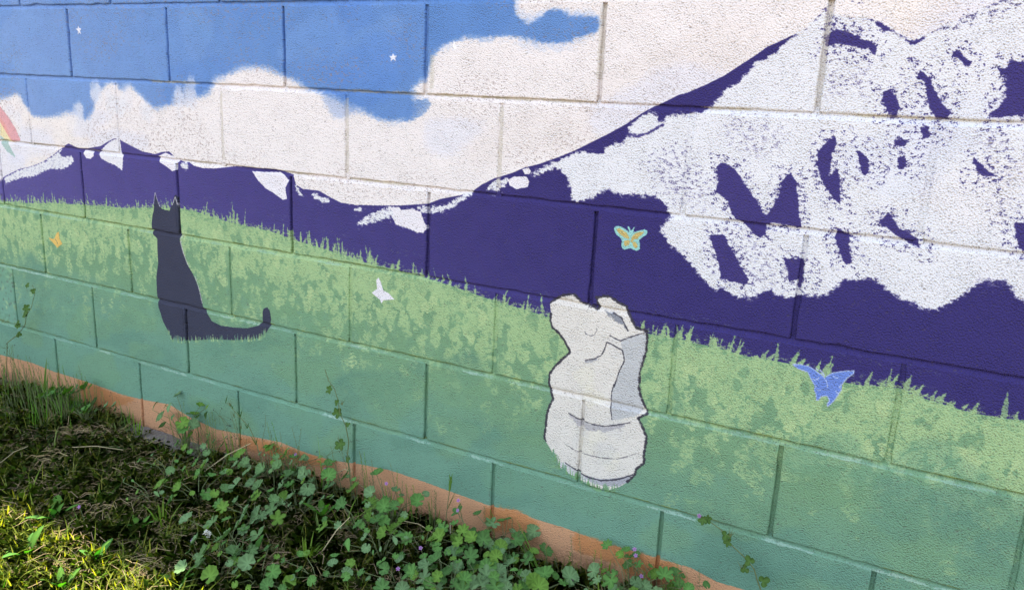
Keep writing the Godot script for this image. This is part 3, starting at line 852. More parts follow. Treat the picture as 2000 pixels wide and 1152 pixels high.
func round_leaf(r: float, lobes: int, cut: float) -> ArrayMesh:
	# a round, lobed and scalloped leaf lying in the xz plane, its stalk meeting it at the origin from -z
	var st := SurfaceTool.new()
	st.begin(Mesh.PRIMITIVE_TRIANGLES)
	st.set_smooth_group(0)
	var n := lobes * 6
	var cup := rng.randf_range(0.1, 0.35)
	var wave := rng.randf() * TAU
	var pts := []
	for k in n + 1:
		var t := k / float(n)
		var a := -PI * 0.5 + 0.22 + t * (TAU - 0.44)
		var l := absf(sin(t * PI * lobes))
		var rr := r * (1.0 - cut + cut * pow(l, 0.6)) * (1.0 + 0.05 * sin(t * lobes * 2.0 * TAU + 0.7)) * (1.0 + 0.10 * sin(a))
		var inner := []
		for f in [0.5, 1.0]:
			var q: float = rr * f
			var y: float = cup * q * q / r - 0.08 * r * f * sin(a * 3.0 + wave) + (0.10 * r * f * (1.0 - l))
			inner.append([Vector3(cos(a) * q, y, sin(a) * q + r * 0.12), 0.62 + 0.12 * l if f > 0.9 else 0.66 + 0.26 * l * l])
		pts.append(inner)
	var c0 := [Vector3(0, 0, 0), 1.0]
	for k in n:
		var a0 = pts[k]
		var a1 = pts[k + 1]
		for v in [c0, a1[0], a0[0], a0[0], a1[0], a1[1], a0[0], a1[1], a0[1]]:
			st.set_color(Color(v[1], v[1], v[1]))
			st.set_uv(Vector2.ZERO)
			st.add_vertex(v[0])
	st.index()
	st.generate_normals()
	return st.commit()

func long_leaf(l: float, w: float) -> ArrayMesh:
	# a lance-shaped leaf with a toothed edge; grows from the origin along +z, arching
	var st := SurfaceTool.new()
	st.begin(Mesh.PRIMITIVE_TRIANGLES)
	st.set_smooth_group(0)
	var rows := []
	for i in 9:
		var t := i / 8.0
		var ww := w * pow(sin(PI * clampf(0.06 + t * 0.94, 0.0, 1.0)), 0.8) * (0.55 + 0.6 * t) * (1.0 + (0.10 if i % 2 else -0.06))
		var y := l * (0.55 * t - 0.42 * t * t)
		rows.append([Vector3(-ww, y + ww * 0.25, l * t), Vector3(0, y, l * t), Vector3(ww, y + ww * 0.25, l * t)])
	for i in 8:
		for s in 2:
			for v in [[rows[i][s], s], [rows[i][s + 1], s + 1], [rows[i + 1][s + 1], s + 1], [rows[i][s], s], [rows[i + 1][s + 1], s + 1], [rows[i + 1][s], s]]:
				var c := 1.0 if v[1] == 1 else 0.72
				st.set_color(Color(c, c, c))
				st.set_uv(Vector2.ZERO)
				st.add_vertex(v[0])
	st.index()
	st.generate_normals()
	return st.commit()

func green(c: Color, light := 0.35, rough := 0.7) -> StandardMaterial3D:
	var m := plain(Color.WHITE, rough)
	m.albedo_color = c.linear_to_srgb()
	m.vertex_color_use_as_albedo = true
	m.backlight_enabled = true
	m.backlight = Color(minf(1.0, c.r * light * 2.6), minf(1.0, c.g * light * 2.4), c.b * light).linear_to_srgb()
	m.metallic_specular = 0.22
	return m

func facing(n: Vector3, spin: float) -> Basis:
	var y := n.normalized()
	var x := y.cross(Vector3(0.13, 0.2, 1.0)).normalized()
	return Basis(x, y, x.cross(y)).rotated(y, spin)

const PLANTS := [   # where the canopy of each round-leaved weed is, how many leaves and how large, and what it stands by
	[-0.081, 0.090, 0.08, 22, 1.25, "slanting round-leaved weed at the far left, its grey-green leaves over the orange band"],
	[0.067, 0.070, 0.10, 13, 1.2, "second round-leaved weed from the left end of the orange band"],
	[0.430, 0.135, 0.035, 15, 1.25, "tall mallow reaching up the orange band below the cat's tail"],
	[0.527, 0.070, 0.061, 10, 0.9, "round-leaved weed at the foot of the tall mallow under the cat"],
	[0.714, 0.060, 0.242, 9, 1.15, "mallow with three large folded leaves in front of the thin seed stalks"],
	[0.663, 0.050, 0.132, 9, 0.9, "low leafy weed just behind the mallow with large folded leaves"],
	[0.782, 0.085, 0.065, 14, 1.05, "leafy weed under the thin seed stalks on the orange band"],
	[0.846, 0.075, 0.04, 12, 1.1, "mallow against the orange band with a small pink flower beside it"],
	[0.968, 0.050, 0.164, 13, 1.1, "grey-green leafy weed left of the arching grass clump"],
	[0.951, 0.085, 0.06, 13, 1.15, "round-leaved weed at the wall left of the vertical joint in the orange band"],
	[1.142, 0.060, 0.146, 14, 1.0, "spreading round-leaved weed right of the arching grass clump"],
	[1.187, 0.100, 0.088, 11, 1.05, "tall round-leaved weed before the orange band, right of its vertical joint"],
	[1.248, 0.060, 0.199, 13, 1.1, "dense green clump of scalloped leaves in front of the white twig"],
	[1.317, 0.050, 0.129, 9, 1.0, "small scalloped weed beside the white bent twig"],
	[1.413, 0.060, 0.191, 15, 1.2, "large clump of scalloped leaves right of the white twig"],
	[1.434, 0.075, 0.087, 14, 1.1, "leafy clump under the pair of tiny pink flowers at the wall"],
	[1.482, 0.075, 0.056, 13, 1.1, "bright leafy weed covering the foot of the orange band left of the leaning grass"],
	[1.503, 0.060, 0.192, 15, 1.15, "scalloped clump at the bottom edge below the leaning grass"],
	[1.617, 0.050, 0.167, 13, 1.25, "large-leaved clump at the bottom edge beneath the stone head"],
	[1.548, 0.060, 0.141, 14, 1.1, "leafy clump half behind the one at the bottom edge beneath the stone head"],
	[1.790, 0.080, 0.069, 14, 1.05, "leafy weed bearing two pink flowers beside the lowest right joint"],
	[1.837, 0.080, 0.035, 12, 1.0, "rightmost leafy weed at the end of the orange band"],
	[1.748, 0.050, 0.084, 10, 0.95, "small leafy weed left of the one with two pink flowers"],
	[0.951, 0.070, 0.371, 10, 1.5, "broad-leaved bright green mallow in the shade of the wall, near the middle of the weeds"],
	[1.006, 0.050, 0.443, 11, 1.2, "low mallow with pale lobed leaves towards the sunny corner"],
	[1.001, 0.050, 0.374, 9, 0.95, "grey-green weed just right of the broad-leaved bright mallow"],
	[1.196, 0.040, 0.349, 9, 0.85, "small dark weed at the bottom edge, left of the scalloped clumps"],
	[0.548, 0.050, 0.190, 8, 0.8, "small lobed weed among dry stalks before the grey footing"],
	[1.468, 0.060, 0.257, 13, 1.15, "foremost scalloped clump at the bottom edge, left of centre"],
	[0.86, 0.055, 0.13, 12, 1.15, "leafy weed between the mallow by the pink flower and the arching grass clump"],
	[0.90, 0.050, 0.24, 10, 1.0, "pale-leaved weed in the middle of the weeds, above the broad-leaved bright mallow"],
	[1.10, 0.050, 0.42, 10, 1.1, "bright-leaved weed at the bottom edge right of the broad-leaved mallow"],
	[0.62, 0.045, 0.30, 8, 0.9, "sparse lobed weed left of the mallow with large folded leaves"],
	[1.349, 0.050, 0.270, 12, 0.95, "feathery leafy clump at the bottom edge beside a pale flower"],
]

func build_mallows() -> void:
	var leaves := []
	for k in 6:
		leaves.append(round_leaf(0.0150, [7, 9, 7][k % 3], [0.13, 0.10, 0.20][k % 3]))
	var mats := [green(Color(0.15, 0.27, 0.10)), green(Color(0.12, 0.27, 0.065)), green(Color(0.17, 0.29, 0.125)), green(Color(0.09, 0.20, 0.055)), green(Color(0.17, 0.32, 0.055), 0.6)]
	var cut_leaves := []
	var oval_leaves := []
	for k in 3:
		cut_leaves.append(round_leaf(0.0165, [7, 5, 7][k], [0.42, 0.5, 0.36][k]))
		oval_leaves.append(long_leaf([0.026, 0.034, 0.022][k], [0.006, 0.007, 0.0065][k]))
	var serial := 0
	M.stalk = green(Color(0.16, 0.2, 0.09))
	for e in PLANTS:
		var foot := Vector3(e[0], 0, e[2])
		foot.y = height(foot.x, foot.z)
		var o := Node3D.new()
		o.name = numbered("round_leaved_weed")
		add_child(o)
		o.position = foot
		tag(o, e[5], "weed", "round-leaved weeds along the wall")
		var st := SurfaceTool.new()
		st.begin(Mesh.PRIMITIVE_TRIANGLES)
		var n: int = int(e[3] * 1.25)
		var slant: bool = e[0] < 0.2
		serial += 1
		var second: Array = [leaves, cut_leaves, leaves, oval_leaves, cut_leaves][serial % 5]
		var share := 0.25 + 0.5 * rng.randf()
		var tint: int = 0 if e[0] < 1.1 else 1
		for k in n:
			var a := TAU * k * 0.382 + rng.randf_range(-0.4, 0.4)
			var d := (0.012 + 0.072 * sqrt((k + 0.5) / n)) * (0.8 if e[4] < 1.0 else 1.0)
			var at := Vector3(cos(a) * d * 1.25, e[1] * rng.randf_range(0.5, 1.15) + 0.012, maxf(sin(a) * d, 0.012 - foot.z))
			if slant:
				at = Vector3(-0.10 + 0.2 * k / n, e[1] * (0.6 + 0.6 * k / n), rng.randf_range(-0.05, 0.03))
			var up := Vector3(cos(a) * 0.55 + rng.randf_range(-0.3, 0.3), 1.0, sin(a) * 0.4 + 0.45 + rng.randf_range(-0.3, 0.4))
			if slant or (e[0] > 0.35 and e[0] < 1.1 and rng.randf() < 0.55):
				up = Vector3(rng.randf_range(-0.9, -0.2), 0.6, rng.randf_range(0.1, 0.7))
			var b := facing(up, rng.randf() * TAU)
			var s: float = e[4] * rng.randf_range(0.4, 1.15)
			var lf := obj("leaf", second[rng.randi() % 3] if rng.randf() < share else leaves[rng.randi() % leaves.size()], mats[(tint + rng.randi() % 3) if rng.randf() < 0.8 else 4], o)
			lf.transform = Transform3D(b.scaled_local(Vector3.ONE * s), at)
			var bow := Vector3(at.x * 0.4, at.y * 0.75, at.z * 0.4)
			tube(st, [Vector3.ZERO, bow, at], 0.0011, 0.0007, 3)
		obj("stem", st.commit(), M.stalk, o)

func build_rosettes() -> void:
	var shapes := [long_leaf(0.062, 0.0085), long_leaf(0.05, 0.008), long_leaf(0.07, 0.010)]
	var mats := [green(Color(0.16, 0.36, 0.06), 1.2), green(Color(0.12, 0.31, 0.06), 1.0)]
	var spots := [
		[0.512, 0.482, 6, 1.15, "bright green broad-bladed rosette at the left, just inside the shade"],
		[1.007, 0.344, 4, 0.8, "small rosette of two upright bright leaves near the bottom middle"],
		[0.951, 0.496, 5, 0.9, "bright leafy rosette at the bottom edge right of the sunlit grass"],
		[0.696, 0.398, 6, 0.9, "dull green rosette in the shade between grass tufts, above the sunlit patch"],
		[0.595, 0.600, 6, 1.0, "sunlit yellow-green rosette at the left edge"],
		[0.774, 0.640, 6, 1.0, "sunlit yellow-green rosette at the bottom left"],
		[1.023, 0.136, 5, 1.1, "strap-leaved rosette beside the arching grass clump"],
		[0.734, 0.535, 5, 0.9, "small rosette on the very edge of the wall's shadow"],
	]
	for e in spots:
		var o := Node3D.new()
		o.name = numbered("leaf_rosette")
		add_child(o)
		o.position = Vector3(e[0], height(e[0], e[1]), e[1])
		tag(o, e[4], "weed", "leaf rosettes in the grass")
		for k in e[2]:
			var lf := obj("leaf", shapes[rng.randi() % 3], mats[rng.randi() % 2], o)
			var s: float = e[3] * rng.randf_range(0.75, 1.15)
			lf.transform = Transform3D(Basis(Vector3.UP, TAU * k / e[2] + rng.randf_range(-0.4, 0.4)) * Basis(Vector3.RIGHT, rng.randf_range(-1.0, -0.1)).scaled(Vector3.ONE * s), Vector3(0, 0.004, 0))

func tuft_mesh(n: int, tall: float, wide: float, spread: float, droop: float) -> ArrayMesh:
	var st := SurfaceTool.new()
	st.begin(Mesh.PRIMITIVE_TRIANGLES)
	for k in n:
		var a := rng.randf() * TAU
		var lean := Vector3(cos(a), 0, sin(a)) * rng.randf_range(0.1, 1.0) * spread
		var g := rng.randf_range(0.55, 1.0)
		ribbon(st, Vector3(cos(a), 0, sin(a)) * rng.randf() * 0.012, lean, tall * rng.randf_range(0.5, 1.1), wide * rng.randf_range(0.6, 1.2), droop * rng.randf_range(0.4, 1.4), 5, Color(minf(1.0, g * rng.randf_range(0.9, 1.25)), g, g * 0.9))
	return st.commit()

func build_tufts() -> void:
	var kinds := [tuft_mesh(16, 0.062, 0.0013, 0.9, 0.4), tuft_mesh(22, 0.048, 0.0011, 1.1, 0.5), tuft_mesh(11, 0.085, 0.0017, 0.8, 0.45), tuft_mesh(26, 0.040, 0.0010, 1.3, 0.6), tuft_mesh(9, 0.07, 0.0022, 0.9, 0.5)]
	var mats := [green(Color(0.17, 0.34, 0.06), 1.0), green(Color(0.24, 0.42, 0.07), 1.2), green(Color(0.21, 0.31, 0.10), 0.9)]
	var n := 0
	while n < 84:
		var z := rng.randf_range(0.02, 0.85) if n % 3 else rng.randf_range(0.05, 0.35)
		var x := rng.randf_range(-0.45, 2.0)
		if x > 2.0 - z * 1.1 or (x < z * 1.0 - 0.3):
			continue
		var lit := z > 0.56
		var kind := rng.randi() % 5
		var o := obj("grass_tuft", kinds[kind], mats[rng.randi() % 3])
		var s := rng.randf_range(0.7, 1.15) * (0.8 if z < 0.1 and x > 0.2 else 1.0)
		o.transform = Transform3D(Basis(Vector3.UP, rng.randf() * TAU).scaled(Vector3(s, s * rng.randf_range(0.8, 1.2), s)), Vector3(x, height(x, z), z))
		var place := "between the round-leaved weeds at the bottom edge"
		if lit: place = "in the sunlit lower left corner"
		elif z < 0.14: place = "close under the orange band at the " + ("left end" if x < 0.1 else "grey footing" if x < 0.5 else "cat's side" if x < 1.0 else "stone head's side")
		elif z > 0.4: place = "along the edge of the sunlit patch"
		elif x < 0.35: place = "by the bare soil at the left edge"
		elif x < 0.8: place = "in the shade among the dry stalks"
		var look: String = ["fine upright", "short spreading", "tall sparse", "low dense", "broad-bladed"][kind]
		tag(o, look + " grass tuft " + place, "grass tuft", look + " grass tufts " + place)
		n += 1
	# wiry grass standing along the foot of the wall
	for k in 170:
		var x := rng.randf_range(-0.48, 1.95) if k % 3 else rng.randf_range(-0.5, 0.06)
		if x > 0.18 and x < 0.34:
			continue
		var st := SurfaceTool.new()
		st.begin(Mesh.PRIMITIVE_TRIANGLES)
		for j in rng.randi_range(2, 5):
			var lean := Vector3(rng.randf_range(-0.45, 0.4), 0, rng.randf_range(-0.03, 0.2))
			var tall := rng.randf_range(0.05, 0.12) * (1.35 if x < 0.06 or (x > 0.38 and x < 1.25) else 1.0)
			var at := Vector3(rng.randf_range(-0.02, 0.02), 0, rng.randf_range(0.0, 0.03))
			if j % 2 == 0:
				ribbon(st, at, lean, tall, rng.randf_range(0.0011, 0.0019), rng.randf_range(0.05, 0.3), 5)
			else:
				var top := at + lean * tall * 0.6 + Vector3(0, tall * 1.1, 0)
				tube(st, [at, at.lerp(top, 0.5) + Vector3(0.003, 0, 0), top], 0.0007, 0.0004, 3)
				for q in 7:
					spike(st, at.lerp(top, 0.6 + 0.057 * q), Vector3(0.6 if q % 2 else -0.6, 1.0, rng.randf_range(-0.3, 0.3)).normalized(), 0.007, 0.0007)
		var o := obj("wiry_grass", st.commit(), [mats[0], mats[2], M.stalk, M.stalk][k % 4])
		var zz := 0.03 if k % 3 else rng.randf_range(0.04, 0.2)
		o.position = Vector3(x, height(x, zz), zz)
		var place := "below the cat" if x < 0.75 and x > 0.3 else "at the left end of the band" if x < 0.3 else "left of the middle joint in the band" if x < 1.4 else "under the stone head"
		var look: String = ["dark green", "olive", "thin brownish", "seeding"][k % 4]
		tag(o, look + " grass stems standing before the orange band " + place, "grass", look + " stems " + place)
	# blades and stalks that stand out against the wall
	var wide := [
		[Vector3(0.945, 0.0, 0.035), Vector2(-0.02, 0.18), 0.0022, 1, "single tall grass blade crossing the orange band below the cat's tail"],
		[Vector3(1.585, 0.0, 0.06), Vector2(-0.10, 0.135), 0.0030, 3, "leaning grass stalk before the orange band, left of the stone head"],
		[Vector3(1.716, 0.0, 0.035), Vector2(-0.012, 0.105), 0.0062, 4, "broad upright grass blade at the wall beneath the stone head"],
		[Vector3(1.165, 0.0, 0.035), Vector2(-0.01, 0.135), 0.0030, 4, "thin dark grass blades before the orange band, left of the seed head"],
		[Vector3(-0.225, 0.0, 0.04), Vector2(0.06, 0.165), 0.0050, 5, "tall bright grass blades at the far left end of the wall"],
		[Vector3(1.275, 0.0, 0.035), Vector2(-0.008, 0.12), 0.0035, 5, "dark grass blades just left of the grass seed head"],
		[Vector3(1.915, 0.0, 0.035), Vector2(-0.04, 0.15), 0.0024, 2, "long thin blade crossing the orange band at its right end"],
		[Vector3(1.785, 0.0, 0.035), Vector2(-0.045, 0.12), 0.0026, 2, "thin grass blade beside the two pink flowers"],
		[Vector3(1.665, 0.0, 0.05), Vector2(-0.03, 0.08), 0.0028, 4, "short grass blades between the leaning stalk and the broad upright blade"],
		[Vector3(0.615, 0.0, 0.035), Vector2(-0.015, 0.11), 0.0028, 4, "dark grass blades on the orange band right of the tall mallow"],
		[Vector3(0.235, 0.0, 0.05), Vector2(0.0, 0.085), 0.0026, 7, "short dark grass before the grey footing"],
	]
	for e in wide:
		var st := SurfaceTool.new()
		st.begin(Mesh.PRIMITIVE_TRIANGLES)
		for k in e[3]:
			var v: Vector2 = e[1]
			var f := 1.0 if k == 0 else rng.randf_range(0.45, 0.9)
			var sx := 0.0 if k == 0 else rng.randf_range(-0.03, 0.03)
			var tall := v.y * f * 1.12
			ribbon(st, Vector3(sx * 0.4, 0, rng.randf_range(-0.006, 0.01)), Vector3((v.x + sx) / maxf(0.05, tall) * 1.3, 0, 0.04), tall, e[2] * rng.randf_range(0.75, 1.1), 0.08, 6, Color(1, 1, 1), 0.3)
		var o := obj("tall_grass" if e[3] < 3 else "grass_clump", st.commit(), mats[[0, 1, 2][int(e[3]) % 3]])
		o.position = e[0] + Vector3(0, height(e[0].x, e[0].z), 0)
		tag(o, e[4], "grass")
	# the arching clump in the middle and two more
	for e in [[1.10, 0.155, 1.25, "arching clump of broad bright grass blades in the middle of the weeds"], [1.12, 0.30, 1.0, "clump of thin bright grass at the bottom edge left of centre"], [0.73, 0.36, 0.9, "clump of upright green grass in the shade right of the sunlit patch"]]:
		var o := obj("grass_clump", tuft_mesh(14, 0.105 * e[2], 0.0028, 0.75, 0.42), mats[1])
		o.position = Vector3(e[0], height(e[0], e[1]), e[1])
		tag(o, e[3], "grass clump")

func spike(st: SurfaceTool, at: Vector3, dir: Vector3, l: float, r: float) -> void:
	tube(st, [at, at + dir * l * 0.35, at + dir * l * 0.7, at + dir * l], r, r * 0.15, 4)
	tube(st, [at - dir * l * 0.05, at], r * 0.3, r, 4)

func flower_mesh(r: float) -> ArrayMesh:
	var st := SurfaceTool.new()
	st.begin(Mesh.PRIMITIVE_TRIANGLES)
	for k in 5:
		var a := TAU * k / 5.0
		var d := Vector3(cos(a), 0, sin(a))
		var s := Vector3(-sin(a), 0, cos(a))
		var p := [Vector3.ZERO, d * r * 0.55 - s * r * 0.34 + Vector3(0, r * 0.2, 0), d * r - s * r * 0.16 + Vector3(0, r * 0.3, 0), d * r + s * r * 0.16 + Vector3(0, r * 0.3, 0), d * r * 0.55 + s * r * 0.34 + Vector3(0, r * 0.2, 0)]
		for v in [0, 1, 2, 0, 2, 3, 0, 3, 4]:
			st.set_normal(Vector3.UP)
			st.set_uv(Vector2.ZERO)
			var c := 0.55 if v == 0 else 1.0
			st.set_color(Color(c, c, c))
			st.add_vertex(p[v])
	return st.commit()

func stalk(called: String, label: String, category: String, pts: Array, z: float, thick: float) -> Node3D:
	var o := Node3D.new()
	o.name = numbered(called)
	add_child(o)
	o.position = Vector3(pts[0].x, height(pts[0].x, z), z)
	tag(o, label, category)
	var curve := []
	for i in pts.size():
		var p: Vector2 = pts[i]
		curve.append(Vector3(p.x, p.y, z + 0.006 * sin(i * 1.7)) - o.position)
	curve[0].y = -0.005
	var st := SurfaceTool.new()
	st.begin(Mesh.PRIMITIVE_TRIANGLES)
	tube(st, curve, thick, thick * 0.5, 4)
	obj("stem", st.commit(), M.stalk, o)
	return o

func build_wall_weeds() -> void:
	var leaf := [round_leaf(0.0095, 5, 0.4), round_leaf(0.008, 3, 0.45), round_leaf(0.011, 5, 0.35)]
	var mat := green(Color(0.085, 0.17, 0.04), 0.5)
	var petal := green(Color(0.52, 0.26, 0.62), 0.5)
	var fl := flower_mesh(0.0046)
	var dark := plain(Color8(52, 42, 38), 0.8)
	var specs := [
		["climbing_weed", "thin weed climbing the green blocks at the far left", [Vector2(-0.45, 0.0), Vector2(-0.40, 0.16), Vector2(-0.342, 0.20), Vector2(-0.308, 0.237), Vector2(-0.283, 0.272), Vector2(-0.248, 0.306), Vector2(-0.235, 0.355), Vector2(-0.245, 0.377)], 9],
		["climbing_weed", "tall thin weed in front of the teal blocks between the cat and the stone head", [Vector2(1.036, 0.0), Vector2(1.026, 0.104), Vector2(1.015, 0.119), Vector2(1.017, 0.163), Vector2(1.014, 0.21), Vector2(0.998, 0.237), Vector2(0.985, 0.266), Vector2(0.974, 0.295), Vector2(0.963, 0.317), Vector2(0.949, 0.344)], 6],
		["climbing_weed", "leaning weed with one pink flower in front of the teal blocks at the right", [Vector2(2.055, 0.0), Vector2(2.041, 0.115), Vector2(2.032, 0.127), Vector2(2.022, 0.148), Vector2(2.007, 0.17), Vector2(1.977, 0.19), Vector2(1.951, 0.212), Vector2(1.927, 0.223), Vector2(1.912, 0.232)], 7],
		["climbing_weed", "dark leaning weed with narrow leaves before the orange band, below the cat's tail tip", [Vector2(0.735, 0.0), Vector2(0.725, 0.04), Vector2(0.704, 0.078), Vector2(0.675, 0.118), Vector2(0.65, 0.145), Vector2(0.624, 0.163), Vector2(0.596, 0.174)], 8],
	]
	for e in specs:
		var o := stalk(e[0], e[1], "weed", e[2], 0.035, 0.0016)
		var pts: Array = e[2]
		for k in e[3]:
			var i: int = 2 + k % (pts.size() - 2)
			var p := Vector3(pts[i].x, pts[i].y, 0.037) - o.position
			var side := -1.0 if k % 2 else 1.0
			var q := p + Vector3(side * rng.randf_range(0.006, 0.016), rng.randf_range(-0.004, 0.008), rng.randf_range(0.0, 0.008))
			if e[3] == 8:
				var st := SurfaceTool.new()
				st.begin(Mesh.PRIMITIVE_TRIANGLES)
				ribbon(st, Vector3.ZERO, Vector3(side * 0.9 - 0.3, 0, 0.1), rng.randf_range(0.015, 0.03), 0.0019, 0.1, 4)
				var lf := obj("leaf", st.commit(), mat, o)
				lf.position = p
			else:
				var lf := obj("leaf", leaf[rng.randi() % 3], mat, o)
				lf.transform = Transform3D(facing(Vector3(rng.randf_range(-0.6, 0.6), 0.5, 1.0), rng.randf() * TAU).scaled_local(Vector3.ONE * rng.randf_range(0.85, 1.5)), q)
			# beaked seed pods in threes beside some leaves
			if e[3] != 9 and k % 3 == 1:
				var st := SurfaceTool.new()
				st.begin(Mesh.PRIMITIVE_TRIANGLES)
				var c := p + Vector3(side * 0.02, -0.004, 0.003)
				tube(st, [p, c], 0.0005, 0.0004, 3)
				for j in 3:
					spike(st, c, Vector3(side * 0.2 + (j - 1) * 0.4, 1.0, 0.1).normalized(), rng.randf_range(0.015, 0.024), 0.0011)
				obj("seed_pod", st.commit(), M.stalk, o)
		if e[3] == 7:
			var f := obj("flower", fl, petal, o)
			f.transform = Transform3D(facing(Vector3(-0.2, 0.3, 1.0), 0.3), Vector3(1.908, 0.235, 0.042) - o.position)
	# stalks with dark seeds before the orange band
	var sown := [["seed_stalk", "thin stalk with two brown seed heads standing before the orange band", [Vector2(0.745, 0.0), Vector2(0.739, 0.039), Vector2(0.719, 0.09), Vector2(0.73, 0.139), Vector2(0.739, 0.172)], 3],
		["seed_stalk", "wiry stalk with many dark seeds below the cat's tail", [Vector2(0.62, 0.0), Vector2(0.60, 0.05), Vector2(0.585, 0.09), Vector2(0.56, 0.125)], 24],
		["seed_stalk", "wiry stalk with dark seeds at the far left end of the orange band", [Vector2(-0.36, 0.0), Vector2(-0.37, 0.06), Vector2(-0.40, 0.1), Vector2(-0.44, 0.13)], 16],
		["seed_stalk", "wiry stalk with dark seeds before the orange band, left of its vertical joint", [Vector2(0.97, 0.0), Vector2(0.955, 0.06), Vector2(0.945, 0.105), Vector2(0.975, 0.14)], 16],
		["seed_stalk", "short forked stalk on the orange band left of the grey footing", [Vector2(0.12, 0.0), Vector2(0.115, 0.05), Vector2(0.10, 0.085)], 5]]
	for e in sown:
		var o := stalk(e[0], e[1], "seed stalk", e[2], 0.03, 0.0009)
		var pts: Array = e[2]
		var st := SurfaceTool.new()
		st.begin(Mesh.PRIMITIVE_TRIANGLES)
		var twig := SurfaceTool.new()
		twig.begin(Mesh.PRIMITIVE_TRIANGLES)
		for k in e[3]:
			var p2: Vector2 = pts[1 + k % (pts.size() - 1)]
			var p := Vector3(p2.x, p2.y, 0.03) - o.position
			var q := p + Vector3(rng.randf_range(-0.055, 0.06), rng.randf_range(-0.03, 0.03), rng.randf_range(-0.012, 0.03)) * (1.0 if e[3] > 5 else 0.25)
			tube(twig, [p, (p + q) * 0.5 + Vector3(0, 0.004, 0), q], 0.0004, 0.0003, 3)
			spike(st, q, Vector3(rng.randf_range(-1, 1), 0.6, rng.randf_range(-0.5, 0.5)).normalized(), 0.005, 0.0013)
		obj("twig", twig.commit(), M.stalk, o).set_meta("kind", "stuff")
		obj("seeds", st.commit(), dark, o).set_meta("kind", "stuff")
	# the grass seed head
	var s := stalk("grass_seed_head", "green grass seed head rising before the teal block left of the stone head", "grass", [Vector2(1.315, 0.0), Vector2(1.317, 0.041), Vector2(1.318, 0.095), Vector2(1.321, 0.135), Vector2(1.323, 0.15)], 0.035, 0.0012)
	var head := SurfaceTool.new()
	head.begin(Mesh.PRIMITIVE_TRIANGLES)
	for k in 16:
		var t := k / 15.0
		spike(head, Vector3(1.3215 + 0.003 * t, lerpf(0.118, 0.152, t), 0.035) - s.position, Vector3(0.5 if k % 2 else -0.4, 1.4, rng.randf_range(-0.4, 0.4)).normalized(), 0.014, 0.0022 * (1.1 - t * 0.6))
	obj("seed_head", head.commit(), green(Color(0.13, 0.27, 0.05), 0.6), s)
	var sh := SurfaceTool.new()
	sh.begin(Mesh.PRIMITIVE_TRIANGLES)
	ribbon(sh, Vector3(1.318, 0.07, 0.035) - s.position, Vector3(0.75, 0, 0.1), 0.07, 0.0024, 0.05, 5)
	obj("leaf", sh.commit(), mat, s)
	# pink flowers on hair-thin stalks
	var pink := [[1.347, 0.100, 0.035, "upper of two pink flowers before the orange band, left of the middle joint"], [1.362, 0.09, 0.06, "lower of two pink flowers before the orange band, left of the middle joint"], [0.945, 0.07, 0.035, "small pink flower under the single tall grass blade"], [0.707, 0.055, 0.080, "tiny pink flower among leaves below the dark leaning weed"], [0.845, 0.085, 0.035, "pale pink flower on the mallow by the orange band"], [1.779, 0.112, 0.03, "upper of two touching pink flowers at the lower right"], [1.784, 0.101, 0.034, "lower of two touching pink flowers at the lower right"], [1.802, 0.062, 0.04, "pink flower low in the leaves below the two touching flowers"], [1.674, 0.04, 0.102, "violet flower near the bottom edge beneath the stone head"], [1.352, 0.06, 0.195, "pale flower on a leaf of the scalloped clump"], [1.353, 0.055, 0.279, "pale star-shaped flower at the bottom edge, left of the scalloped clumps"], [0.594, 0.06, 0.473, "small violet flower on a leaning stalk near the sunlit patch"], [0.915, 0.055, 0.429, "bright violet flower beside the white flower head"], [1.175, 0.115, 0.083, "pink flower before the middle of the orange band"]]
	for e in pink:
		var o := Node3D.new()
		o.name = numbered("pink_flower")
		add_child(o)
		o.position = Vector3(e[0] + 0.012, height(e[0], e[2]), e[2])
		tag(o, e[3], "flower", "small pink flowers")
		var st := SurfaceTool.new()
		st.begin(Mesh.PRIMITIVE_TRIANGLES)
		var tip := Vector3(e[0], e[1], e[2]) - o.position
		tube(st, [Vector3.ZERO, tip * 0.6 + Vector3(0.006, 0, 0), tip], 0.0007, 0.0005, 3)
		obj("stem", st.commit(), M.stalk, o)
		var f := obj("petals", fl, petal, o)
		f.transform = Transform3D(facing(Vector3(rng.randf_range(-0.2, 0.4), 0.5, 0.8), rng.randf() * TAU), tip + Vector3(0, 0.001, 0.001))
	var wf := Node3D.new()
	wf.name = numbered("white_flower_head")
	add_child(wf)
	wf.position = Vector3(0.925, height(0.925, 0.40), 0.40)
	tag(wf, "little white flower head standing in the shade near the middle of the weeds", "flower")
	var bits := SurfaceTool.new()
	bits.begin(Mesh.PRIMITIVE_TRIANGLES)
	for k in 9:
		bits.append_from(fl, 0, Transform3D(facing(Vector3(rng.randf_range(-1, 1), 1, rng.randf_range(-1, 1)), k), Vector3(rng.randf_range(-0.005, 0.005), 0.075 + rng.randf_range(-0.007, 0.007), rng.randf_range(-0.005, 0.005))))
	obj("petals", bits.commit(), green(Color(0.75, 0.74, 0.68), 0.3), wf)
	var ws := SurfaceTool.new()
	ws.begin(Mesh.PRIMITIVE_TRIANGLES)
	tube(ws, [Vector3.ZERO, Vector3(0.003, 0.04, 0), Vector3(0, 0.075, 0)], 0.0009, 0.0006, 3)
	obj("stem", ws.commit(), M.stalk, wf)
	# a pale bent twig and dry stalks
	var st := SurfaceTool.new()
	st.begin(Mesh.PRIMITIVE_TRIANGLES)
	tube(st, [Vector3(0, 0.012, 0.01), Vector3(0.012, 0.013, 0), Vector3(0.02, 0.017, -0.004), Vector3(0.021, 0.03, -0.006), Vector3(0.018, 0.052, -0.008)], 0.0017, 0.0012, 5)
